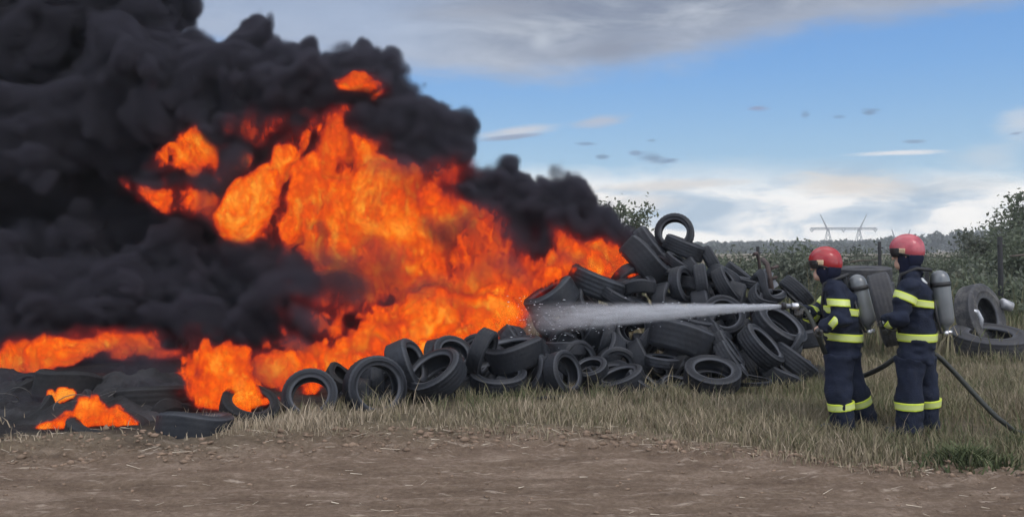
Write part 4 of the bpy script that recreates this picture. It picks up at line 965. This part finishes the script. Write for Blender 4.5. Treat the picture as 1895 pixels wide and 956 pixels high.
v_ = P(1880, 790, 8.1); hp += [(v_.x+.05, 8.05, gz(1880, 8.0)+.025), (v_.x+.7, 8.3, gz(1990, 8.3)+.025), (v_.x+1.6, 8.2, .12)]
m = MB(); m.tube([tuple(q) for q in spline(hp)], .0235, 10); tag(m.build('fire_hose', HOSE, smooth=True), 'black fire hose sagging behind both firefighters into the grass', 'hose')
na, nb = Q(1447, 566, FL, -.02), Q(1476, 566, FL, -.02); root = empty('hose_nozzle', nb); tag(root, 'grey hose nozzle held out by the front firefighter, water leaving its tip', 'nozzle')
d = (na-nb); L = d.length; d = d.normalized()
m = MB(); m.tube([tuple(d*q) for q in (-.01, .0, .05, .055)], [.026, .03, .03, .024], 16); m.build('coupling', CHROME, root, smooth=True)
m = MB(); m.tube([tuple(d*q) for q in (.05, .08, .11, L-.03)], [.022, .022, .026, .028], 16); m.build('barrel', pbr('nozzle_grey', (.16, .17, .19), .4, .4), root, smooth=True)
m = MB(); m.tube([tuple(d*q) for q in (L-.035, L-.03, L, L+.002)], [.028, .036, .038, .022], 18); m.build('tip', BLACK, root, smooth=True)
m = MB(); m.tube([(.02, 0, -.02), (.035, 0, -.06), (.03, 0, -.12)], [.016, .018, .016], 10); m.build('pistol_grip', BLACK, root, smooth=True)
# ------------------------------------------------------------------ water jet: spray that widens and thins
def water():
    A = Vector(Q(1446, 566, FL, -.02)); B = Vector(P(930, 592, 10.9)); n = 60; tt = np.linspace(0, 1, n)
    ctr = [A.lerp(B, t) for t in tt]
    rad = [.018+.075*t**.6+.19*t**1.3 for t in tt]
    return ctr, rad
def water_mats():
    m, t, out = mat('water_spray'); vs = t.new('ShaderNodeVolumePrincipled'); t.l.new(vs.outputs[0], out.inputs['Volume'])
    g = t.new('ShaderNodeTexCoord').outputs['Object']; mp = t.new('ShaderNodeMapping'); mp.inputs['Scale'].default_value = (1.2, 9, 9); t.l.new(g, mp.inputs[0])
    n = t.noise(mp.outputs[0], 3.0, 4, .6)
    sx = t.new('ShaderNodeSeparateXYZ'); t.l.new(g, sx.inputs[0])
    tx = t.m('DIVIDE', sx.outputs[0], JETLEN); dn = t.ramp(tx, [(0, 1.0), (.05, .6), (.25, .2), (.5, .062), (.62, .032), (.74, .013), (.9, .0)])
    txp = t.m('MAXIMUM', tx, .0); rr = t.m('ADD', t.m('ADD', .018, t.m('MULTIPLY', t.m('POWER', txp, .6), .075)), t.m('MULTIPLY', t.m('POWER', txp, 1.3), .19))
    q = t.m('DIVIDE', t.m('SQRT', t.m('ADD', t.m('MULTIPLY', sx.outputs[1], sx.outputs[1]), t.m('MULTIPLY', sx.outputs[2], sx.outputs[2]))), rr)
    core = t.step(q, 1.0, .35)
    t.put(vs.inputs['Density'], t.m('MULTIPLY', t.m('MULTIPLY', t.m('MULTIPLY', dn, 130), core), t.m('MAXIMUM', .08, t.m('MULTIPLY', t.m('SUBTRACT', n, .3), 4.2)))); vs.inputs['Density Attribute'].default_value = ''
    vs.inputs['Color'].default_value = (.93, .95, .98, 1); vs.inputs['Anisotropy'].default_value = .2
    tr = t.new('ShaderNodeBsdfTransparent'); df = t.new('ShaderNodeBsdfDiffuse'); df.inputs[0].default_value = (.8, .82, .86, 1); mx = t.new('ShaderNodeMixShader')
    sk = t.m('MULTIPLY', t.step(n, .5, .72), t.m('MULTIPLY', dn, .3))
    t.put(mx.inputs[0], sk); t.l.new(tr.outputs[0], mx.inputs[1]); t.l.new(df.outputs[0], mx.inputs[2]); t.l.new(mx.outputs[0], out.inputs['Surface'])
    return m
ctr, rad = water()
A_ = ctr[0]; dj = (ctr[-1]-ctr[0]); JETLEN = dj.length; rotj = dj.normalized().to_track_quat('X', 'Z')
m = MB(); m.tube([tuple(rotj.inverted() @ (c-A_)) for c in ctr], rad, 24)
wj = m.build('water_jet', water_mats(), None, A_, True); wj.rotation_mode = 'QUATERNION'; wj.rotation_quaternion = rotj
def droplets():
    n = 260; tq = rng.random(n)**.9*.97; L = JETLEN; r0 = .018+.075*tq**.6+.19*tq**1.3
    a_ = rng.uniform(0, 6.28, n); q_ = r0*rng.normal(.85, .28, n); x = tq*L; y = np.cos(a_)*q_; z = np.sin(a_)*q_-.10*rng.random(n)**3*tq*2
    s_ = rng.uniform(.0016, .0036, n)*(1+.5*tq); base_ = np.array([(1, 0, 0), (-1, 0, 0), (0, 1, 0), (0, -1, 0), (0, 0, 1), (0, 0, -1)], float)
    f_ = np.array([(0, 2, 4), (2, 1, 4), (1, 3, 4), (3, 0, 4), (2, 0, 5), (1, 2, 5), (3, 1, 5), (0, 3, 5)])
    v = base_[None]*np.stack([s_*rng.uniform(1.5, 6, n), s_, s_], -1)[:, None]+np.stack([x, y, z], -1)[:, None]
    me = mesh('droplets', v.reshape(-1, 3), (f_[None]+(np.arange(n)*6)[:, None, None]).reshape(-1, 3))
    tag(obj('droplets', me, pbr('water_drop', (.75, .78, .82), .2, vary=.05), wj), kind='stuff')
droplets()
tag(wj, 'white jet of water spraying from the nozzle across the heap into the fire', 'water jet')

# ------------------------------------------------------------------ the air between here and the horizon
hz_ = MB(); hz_.box((0, 290, 14.5), (1500, 640, 34)); m, t, out = mat('air'); pv = t.new('ShaderNodeVolumePrincipled'); t.l.new(pv.outputs[0], out.inputs['Volume'])
pv.inputs['Density'].default_value = .0007; pv.inputs['Color'].default_value = (.86, .9, .95, 1); pv.inputs['Density Attribute'].default_value = ''
tag(hz_.build('haze', m), 'thin haze in the air towards the horizon', 'haze', kind='stuff')
rng = np.random.default_rng(23)
# ------------------------------------------------------------------ the smoke and the flames themselves
GS = Grid((-10.6, 8.5, .0), (2.6, 16.4, 6.6), .048)
GF = Grid((-6.6, 9.0, .0), (2.7, 13.7, 4.5), .036)
# (pixel column, pixel row, distance, pixel radius)
PUFFS = [  # high plume leaving the frame at the upper left
              (-60, -60, 14.6, 260), (180, -70, 14.6, 190), (265, -50, 14.8, 110), (310, 0, 14.6, 42), (60, 60, 14.4, 160), (230, 30, 14.5, 110),
              # the second shelf
              (470, 165, 13.8, 70), (390, 165, 13.7, 90), (300, 200, 13.5, 100), (200, 215, 13.4, 110), (90, 250, 13.3, 110), (-20, 270, 13.2, 120), (518, 135, 13.9, 26), (440, 105, 13.9, 36), (330, 120, 13.8, 60), (250, 150, 13.6, 60), (140, 175, 13.5, 60),
              # dark body
              (120, 360, 15.3, 190), (0, 420, 14.9, 170), (260, 360, 15.4, 170), (400, 300, 15.3, 150), (330, 460, 15.1, 150),
              # crown over the main flame
              (470, 225, 13.5, 80), (540, 215, 13.5, 85), (610, 200, 13.5, 85), (660, 190, 13.5, 75), (690, 170, 13.6, 55), (640, 150, 13.6, 40), (700, 215, 13.5, 60),
              # right shoulder
              (760, 290, 13.4, 80), (815, 300, 13.3, 70), (800, 255, 13.4, 52), (830, 270, 13.4, 45), (845, 340, 13.3, 50), (770, 360, 13.7, 110),
              (900, 390, 13.2, 50), (940, 370, 13.2, 46), (985, 385, 13.1, 42), (1030, 385, 13.0, 36), (1045, 372, 13.1, 24), (945, 420, 13.4, 70), (1050, 395, 13.0, 32), (900, 375, 13.2, 55), (860, 400, 13.2, 70), (1000, 405, 13.1, 55), (1035, 372, 13.0, 34), (935, 350, 13.2, 34), (735, 240, 13.5, 55), (660, 150, 13.55, 36), (570, 190, 13.8, 40), (590, 195, 13.7, 45),
              # behind the flames
              (560, 380, 14.3, 180), (680, 380, 14.3, 170), (780, 440, 14.2, 140), (900, 470, 14.2, 110), (1010, 450, 14.0, 70), (640, 520, 14.0, 150), (500, 560, 13.7, 150), (820, 540, 13.9, 90), (1080, 450, 13.9, 50),
              # rolling front at the lower left
              (470, 540, 12.6, 85), (510, 500, 12.6, 48), (420, 520, 12.7, 65), (330, 530, 12.6, 75), (300, 490, 12.8, 55), (240, 560, 12.5, 85), (140, 580, 12.4, 95), (40, 590, 12.3, 100), (-60, 560, 12.4, 120),
              (530, 600, 12.3, 60), (590, 590, 12.7, 60), (430, 610, 12.2, 70), (340, 610, 12.0, 60), (240, 640, 12.2, 60), (130, 650, 12.4, 55), (560, 650, 12.4, 40),
              (250, 440, 13.9, 80), (150, 500, 13.2, 60), (60, 500, 13.2, 70),
              # left flame lobe
              (300, 330, 13.4, 75), (370, 300, 13.5, 70), (350, 390, 13.5, 75), (440, 330, 13.9, 90)]
# (pixel column, pixel row, distance, radii, tilt, heat, half depth)
FLAMES = [(620, 390, 12.7, 180, 110, 0, .36, .5), (820, 440, 12.5, 150, 80, 10, .40, .5), (980, 470, 12.2, 110, 60, 15, .48, .45), (700, 520, 12.1, 170, 50, 5, .26, .4), (880, 545, 11.8, 120, 40, 8, .5, .4), (578, 738, 9.35, 34, 24, 0, 1.5, .2), (620, 705, 9.6, 50, 34, 15, 1.2, .25), (833, 642, 10.35, 26, 18, 0, 1.9, .18), (700, 660, 9.95, 50, 30, 10, 1.1, .25), (860, 330, 13.0, 60, 40, 20, .25, .3),(420, 300, 12.9, 60, 30, 20, .35, .3), (380, 360, 12.75, 50, 40, -30, .3, .3),  # great central fire
              (505, 372, 12.55, 38, 92, -28, 1.25), (540, 325, 12.7, 24, 80, -32, 1.0), (565, 285, 12.8, 16, 40, -35, .8), (475, 400, 12.5, 40, 40, -20, 1.0),
              (635, 370, 12.5, 60, 120, -4, 1.25), (610, 430, 12.5, 60, 60, 0, .8), (650, 440, 12.4, 60, 90, 5, 1.0), (690, 292, 12.7, 46, 36, 20, .9), (640, 310, 12.6, 36, 70, 0, 1.0),
              (760, 400, 12.5, 70, 95, 12, 1.0), (740, 350, 12.6, 60, 50, 10, .8), (800, 380, 12.6, 40, 60, 20, .8), (700, 400, 12.5, 50, 80, 0, .6), (560, 400, 12.6, 50, 60, -20, .4),
              (800, 450, 12.4, 70, 60, 10, .5), (720, 480, 12.3, 80, 40, 0, .36), (870, 430, 12.4, 60, 60, 15, .45), (600, 490, 12.4, 60, 30, 0, .3),
              (900, 490, 12.2, 90, 45, 10, .5), (830, 510, 12.2, 90, 35, 5, .42), (950, 450, 12.2, 60, 40, 15, .42), (660, 540, 12.1, 70, 25, 0, .25),
              # right wedge along the heap
              (1128, 462, 12.5, 48, 34, 20, 1.3), (1100, 455, 12.4, 66, 52, 15, 1.15), (1050, 480, 12.1, 62, 50, 15, .85), (1000, 510, 11.9, 62, 45, 15, .8), (1035, 430, 12.4, 40, 50, 5, .5), (1085, 425, 12.5, 46, 32, 10, .55), (1105, 436, 12.6, 44, 20, 0, .8), (1140, 455, 12.55, 26, 18, 20, 1.2),
              # band of fire over the front tyres
              (945, 580, 11.6, 70, 52, 5, 1.5), (870, 590, 11.4, 80, 52, 5, 1.4), (790, 605, 11.2, 80, 50, 8, 1.35), (715, 625, 10.9, 70, 45, 10, 1.2), (650, 655, 10.7, 70, 42, 12, 1.2), (590, 690, 10.4, 60, 44, 15, 1.25), (535, 715, 10.2, 50, 44, 15, 1.3), (500, 700, 10.3, 40, 40, 20, 1.0),
              (760, 575, 11.6, 90, 30, 8, .8), (850, 548, 11.7, 90, 34, 8, .95), (640, 610, 11.2, 70, 34, 5, .45), (700, 580, 11.4, 70, 30, 5, .5), (930, 535, 11.9, 70, 40, 10, .9), (560, 660, 10.8, 40, 40, 10, .8),
              # left lobe
              (385, 268, 12.85, 40, 32, 30, .92), (335, 296, 12.8, 42, 20, 5, .9), (405, 245, 12.9, 20, 32, 0, .75), (290, 372, 12.7, 44, 32, -35, .48), (362, 365, 12.75, 32, 44, -20, .5), (250, 345, 12.8, 26, 24, 0, .3), (430, 270, 13.0, 40, 40, 0, .35),
              (665, 150, 13.0, 46, 26, 0, .62, .5), (640, 148, 13.0, 24, 26, 0, .5, .5), (285, 170, 13.2, 24, 50, 0, .3, .4), (480, 215, 12.9, 50, 44, 0, .3), (600, 235, 12.9, 110, 34, 0, .3), (560, 500, 12.2, 40, 40, 0, .3), (690, 500, 12.3, 150, 50, 5, .27, .3), (900, 450, 12.3, 140, 60, 8, .3, .3), (320, 350, 12.9, 110, 70, 10, .22, .3), (560, 240, 12.9, 130, 50, 0, .2, .3), (600, 560, 11.7, 120, 50, 10, .25, .3), (150, 655, 11.0, 190, 26, 0, .2, .3), (820, 330, 12.7, 70, 60, 10, .28, .3), (480, 470, 12.4, 60, 60, 0, .2, .3),  # mostly weak heat that paints a red fire glow into the smoke
              # fires in the back at the left
              (20, 694, 10.3, 64, 28, 8, 1.35), (90, 690, 10.3, 66, 24, 12, 1.35), (140, 680, 10.4, 44, 20, 10, 1.2), (-40, 690, 10.3, 60, 38, 0, 1.3), (215, 685, 10.7, 46, 26, -10, .95), (260, 690, 10.7, 60, 16, 0, .6), (150, 660, 11.0, 140, 22, 0, .22), (330, 650, 11.2, 50, 40, 0, .35)]
VEIL = [(680, 545, 11.4, 90, 26, .4), (840, 500, 11.6, 70, 24, .3), (560, 545, 11.5, 60, 50, .4), (620, 520, 11.7, 110, 40, .4), (740, 500, 11.6, 90, 26, .35), (500, 470, 12.0, 70, 60, .35), (480, 300, 12.3, 26, 60, .3), (445, 360, 12.2, 30, 60, .3), (690, 520, 11.6, 130, 34, .30), (590, 500, 11.9, 70, 60, .35), (800, 490, 11.7, 80, 30, .22), (900, 410, 12.2, 70, 30, .30), (960, 455, 11.7, 70, 28, .16), (770, 330, 12.2, 60, 22, .2), (640, 590, 10.9, 60, 22, .22), (760, 540, 11.2, 90, 20, .16), (420, 320, 12.4, 50, 30, .25), (330, 340, 12.5, 60, 12, .3), (600, 640, 10.5, 40, 20, .2), (690, 470, 11.8, 60, 26, .25), (850, 560, 11.1, 60, 16, .1), (1060, 420, 12.0, 50, 18, .16)]
THIN = [(150, 775, 8.55, 60, .13), (60, 790, 8.5, 70, .13), (270, 760, 8.7, 60, .16), (230, 720, 9.0, 60, .16), (110, 740, 8.7, 70, .12), (250, 730, 9.2, 60, .10), (330, 720, 9.3, 50, .10), (150, 750, 9.0, 70, .08), (60, 770, 8.9, 80, .08), (400, 690, 9.6, 60, .07), (500, 690, 9.8, 60, .06), (-20, 730, 9.3, 80, .1), (210, 700, 9.8, 90, .1)]
SWIRL = [[Wave(1.6), Wave(.7), Wave(.32)] for _ in range(3)]
FLUT = [[Wave((.3, .3, .5)), Wave((.13, .13, .2))] for _ in range(3)]
BIL = [Wave((.55, .55, .85)), Wave((.27, .27, .42)), Wave((.13, .13, .2)), Wave((.07, .07, .1))]
def swirl(g): return [w_[0].on(g)*.17+w_[1].on(g)*.11+w_[2].on(g)*.06 for w_ in SWIRL]
def heat_field(g, flames, scale=1.0, fine=True):
    """bodies of heat, folded and torn by turbulence"""
    hot = g.zeros(); W1 = swirl(g)
    Wf = [scale*(W1[k]+FLUT[k][0].on(g)*.07+FLUT[k][1].on(g)*.04) for k in range(3)]
    glow = g.zeros()  # dull red emission in place of firelight scattered by the nearby smoke
    for f_ in flames:
        px, py, Y, rx, rz, ang, heat = f_[:7]; ry = f_[7] if len(f_) > 7 else .45
        c = np.array(P(px, py, Y)); rx, rz = rx/F*Y, rz/F*Y; a = R(ang); ca, sa = math.cos(a), math.sin(a)
        sl = g.win(c, max(rx, rz, ry)*1.7+.6*scale)
        if any(q.stop <= q.start for q in sl): continue
        x, y, z = g.coords(sl); X = x-c[0]+Wf[0][sl]; Yv = y-c[1]+Wf[1][sl]; Z = z-c[2]+Wf[2][sl]
        p = (X*ca+Z*sa)/rx; q = (Z*ca-X*sa)/rz
        d = np.sqrt(p*p+q*q+(Yv/ry)**2)
        f = heat*smooth(1.35-d, 0, 1.1)
        hot[sl] = np.maximum(hot[sl], f)+.35*np.minimum(hot[sl], f)
        np.maximum(glow[sl], min(heat, 1)*smooth(1.7-d, 0, 1.3), out=glow[sl])
    hot = np.minimum(hot, 1.45)
    if not fine: return hot
    n = [b.on(g) for b in BIL]
    bil = .45*np.abs(n[0])+.42*np.abs(n[1])+.34*np.abs(n[2])+.24*np.abs(n[3])       # bright bellies, dark creases
    rid = np.clip(1-np.abs(n[1]+.5*n[2])*1.1, 0, 1)**2*.5+np.clip(1-np.abs(n[2]+.5*n[3])*1.1, 0, 1)**2*.45
    sig = .5*n[0]+.5*n[1]+.5*n[2]+.42*n[3]
    m = hot*(.10+.50*bil+.62*rid)+.32*sig*smooth(hot, .04, .6)-.20*np.clip(-n[0]-.1, 0, 1.2)*smooth(hot, .1, .6)
    return np.clip(np.maximum(m-.04, glow*(.20+.05*sig+.06*n[0])), 0, 1.5)
def build_smoke():
    g = GS; W1 = swirl(g); sd = g.zeros(9.0)
    puffs = [(np.array(P(px, py, Y)), r/F*Y) for px, py, Y, r in PUFFS]
    allp = list(puffs)
    for c, r in puffs:         # every puff carries smaller puffs on its skin, and those smaller ones still
        for _ in range(11):
            d = rng.normal(size=3); d /= np.linalg.norm(d); r2 = r*rng.uniform(.32, .55); c2 = c+d*r*.86
            allp.append((c2, r2))
            for _ in range(4):
                d2 = d*.7+rng.normal(size=3)*.7; d2 /= np.linalg.norm(d2); allp.append((c2+d2*r2*.85, r2*rng.uniform(.35, .55)))
    for c, r in allp:
        sl = g.win(c, r+.65)
        if any(q.stop <= q.start for q in sl): continue
        x, y, z = g.coords(sl)
        d = np.sqrt((x-c[0]+W1[0][sl])**2+(y-c[1]+W1[1][sl])**2+(z-c[2]+W1[2][sl])**2)-r
        np.minimum(sd[sl], d, out=sd[sl])
    sd += .040*g.noise(.3)+.034*g.noise(.17)+.026*g.noise(.1)
    fade = smooth(g.ax[2], 0.05, .8)[None, None, :]
    dens = smooth(-sd, .0, .11)*fade
    dens *= np.clip(1.0+.25*g.noise(.5)+.25*g.noise(.22), .25, 1.7)
    for px, py, Y, r, k in THIN:        # thin drifting smoke low over the ash
        r = r/F*Y; p = np.array(P(px, py, Y)); sl = g.win(p, r+.4)
        x, y, z = g.coords(sl)
        d = np.sqrt(((x-p[0]+W1[0][sl])/1.5)**2+(y-p[1]+W1[1][sl])**2+((z-p[2]+W1[2][sl])*1.3)**2)/r
        dens[sl] += k*smooth(1.2-d, 0, 1)
    hot = heat_field(g, FLAMES, fine=False)
    dens *= 1-.9*smooth(hot, .2, .75)
    vn = .6*g.noise(.45)+.5*g.noise(.2)
    for px, py, Y, rx, rz, k in VEIL:          # torn rags of soot drifting in front of the fire
        p = np.array(P(px, py, Y)); rx, rz = rx/F*Y, rz/F*Y; sl = g.win(p, max(rx, rz)+.4)
        x, y, z = g.coords(sl)
        d = np.sqrt(((x-p[0]+W1[0][sl]*1.6)/rx)**2+((y-p[1]+W1[1][sl])/.35)**2+((z-p[2]+W1[2][sl]*1.6)/rz)**2)
        dens[sl] = np.maximum(dens[sl], k*smooth(1.3-d, 0, 1)*np.clip(.55+.6*vn[sl], 0, 1.4))
    return dens, hot, sd       # hot gas has burnt its soot away; veils remain
dens, hot_s, sd = build_smoke()
heat = heat_field(GF, FLAMES)

def smoke_mat():
    m, t, out = mat('smoke_gas'); p = t.new('ShaderNodeVolumePrincipled'); t.l.new(p.outputs[0], out.inputs['Volume'])
    at = t.new('ShaderNodeAttribute', attribute_name='density').outputs['Fac']
    t.put(p.inputs['Density'], t.m('MULTIPLY', at, 17.0)); p.inputs['Density Attribute'].default_value = ''
    p.inputs['Color'].default_value = (.086, .083, .106, 1); p.inputs['Anisotropy'].default_value = .0
    return m
def fire_mat(name, absorb=24.0, gain=1.0, nscale=1.0):
    """glowing gas: radiance follows the heat, the hottest parts yellow-orange, the coolest a dull red standing in for firelit smoke"""
    m, t, out = mat(name); p = t.new('ShaderNodeVolumePrincipled'); t.l.new(p.outputs[0], out.inputs['Volume'])
    at = t.new('ShaderNodeAttribute', attribute_name='density').outputs['Fac']
    g = t.new('ShaderNodeNewGeometry').outputs['Position']
    mp = t.new('ShaderNodeMapping'); mp.inputs['Scale'].default_value = (1, 1, .62); t.l.new(g, mp.inputs[0])
    n = t.noise(mp.outputs[0], 8.5*nscale, 4, .68, 1.0)
    h = t.m('ADD', at, t.m('MULTIPLY', t.m('MULTIPLY', t.m('SUBTRACT', n, .5), 2.1), t.step(at, .06, .4)))
    c = t.ramp(h, [(.04, (.06, .006, .008)), (.16, (.16, .012, .013)), (.28, (.36, .024, .016)), (.40, (.70, .050, .008)), (.52, (.98, .10, .002)), (.68, (1.0, .165, .002)), (.84, (1.0, .26, .006)), (1, (1.15, .50, .05))])
    d = t.m('ADD', t.m('MULTIPLY', t.step(h, .03, .22), 2.4), t.m('MULTIPLY', t.step(h, .22, .55), absorb))
    t.put(p.inputs['Density'], d); p.inputs['Density Attribute'].default_value = ''
    p.inputs['Color'].default_value = (0.02, .01, .01, 1)
    t.put(p.inputs['Emission Color'], c); t.put(p.inputs['Emission Strength'], t.m('MULTIPLY', d, gain*1.05))
    return m
def soot_mat():
    m, t, out = mat('dense_soot'); b = t.new('ShaderNodeBsdfDiffuse'); b.inputs[0].default_value = (.03, .03, .036, 1); t.l.new(b.outputs[0], out.inputs[0])
    return m
def flame_skin(name):
    m, t, out = mat(name); g = t.new('ShaderNodeNewGeometry').outputs['Position']
    e = t.new('ShaderNodeEmission'); tr = t.new('ShaderNodeBsdfTransparent'); mx = t.new('ShaderNodeMixShader')
    n = t.noise(g, 9, 5, .65)
    t.put(e.inputs[0], t.ramp(n, [(.35, (.7, .05, .008)), (.55, (1, .15, .005)), (.75, (1, .36, .03))])); e.inputs[1].default_value = 1.0
    t.put(mx.inputs[0], t.m('MULTIPLY', t.step(n, .5, .75), .16)); t.l.new(tr.outputs[0], mx.inputs[1]); t.l.new(e.outputs[0], mx.inputs[2]); t.l.new(mx.outputs[0], out.inputs[0])
    return m
v, f = surface_nets(np.maximum(sd+.2, smooth(hot_s, .02, .2)*2-.9)[::2, ::2, ::2], GS.lo, GS.h*2)
smoke = obj('smoke', mesh('smoke', v, f), soot_mat())
tag(smoke, 'thick black smoke rolling up and away to the left', 'smoke', kind='stuff')
volume_object('smoke_veil', GS, dens, smoke_mat(), smoke)
def fire(name, grid, heat, label, kind=None, group=None, skin=.42, **kw):
    v, f = surface_nets(skin-heat, grid.lo, grid.h)
    o = obj(name, mesh(name, v, f), FSKIN); tag(o, label, 'fire', group, kind)
    tag(volume_object('flame_body', grid, heat, fire_mat('flame_gas', **kw), o), kind='stuff')
    return o
FSKIN = flame_skin('flame_skin')
fire('flames', GF, heat, 'wall of orange flames over the burning side of the heap', 'stuff')
def small_fire(label, flames, lo, hi, h=.028, **kw):
    g = Grid(lo, hi, h)
    return fire('flame', g, heat_field(g, flames, .55), label, nscale=1.8, absorb=40, **kw)
small_fire('tall lone flame standing on the burning ring tyre', [(400, 690, 8.55, 62, 62, 0, 1.5, .3), (430, 660, 8.55, 42, 44, -20, 1.3, .25), (372, 655, 8.6, 46, 36, 20, 1.1, .22), (350, 640, 8.65, 32, 24, 10, .9, .2), (445, 720, 8.5, 40, 50, 0, 1.5, .25), (400, 740, 8.5, 44, 26, 0, 1.1, .25), (462, 752, 8.5, 42, 14, 8, 1.3, .2), (455, 640, 8.6, 16, 20, 0, .9, .15), (385, 632, 8.6, 16, 24, 10, 1.1, .15), (418, 628, 8.6, 14, 22, -10, 1.0, .15), (340, 668, 8.6, 20, 26, 20, .9, .15)],
           (-3.45, 7.95, .0), (-2.2, 9.1, 1.15))
small_fire('low flames along the rim of the charred front tyre', [(122, 772, 7.9, 12, 30, 15, 1.3, .12), (165, 764, 7.9, 14, 30, 20, 1.3, .12), (196, 756, 7.95, 12, 26, 25, 1.3, .12), (232, 756, 8.0, 12, 24, 15, 1.3, .12), (150, 781, 7.9, 60, 24, 12, 1.5, .2), (105, 793, 7.9, 30, 22, 0, 1.2, .2), (200, 770, 7.95, 56, 22, 8, 1.4, .2), (245, 772, 8.0, 26, 15, 20, 1.3, .15), (180, 762, 8.0, 24, 18, 30, 1.0, .15), (215, 756, 8.0, 14, 16, 40, 1.0, .12)], (-4.5, 7.6, 0), (-3.2, 8.5, .55))
small_fire('small flame licking out of the ash between the charred tyres', [(112, 712, 8.9, 8, 16, 30, 1.3, .1), (88, 716, 8.9, 8, 16, 10, 1.3, .1), (94, 725, 8.9, 24, 13, 15, 1.5, .15), (106, 718, 8.9, 16, 10, 30, 1.2, .12)], (-4.95, 8.6, .1), (-4.3, 9.2, .6), .022)
small_fire('smallest flame at the left picture edge in the ash', [(2, 765, 8.4, 14, 10, 10, 1.4, .12)], (-5.1, 8.1, 0), (-4.6, 8.7, .5), .022)
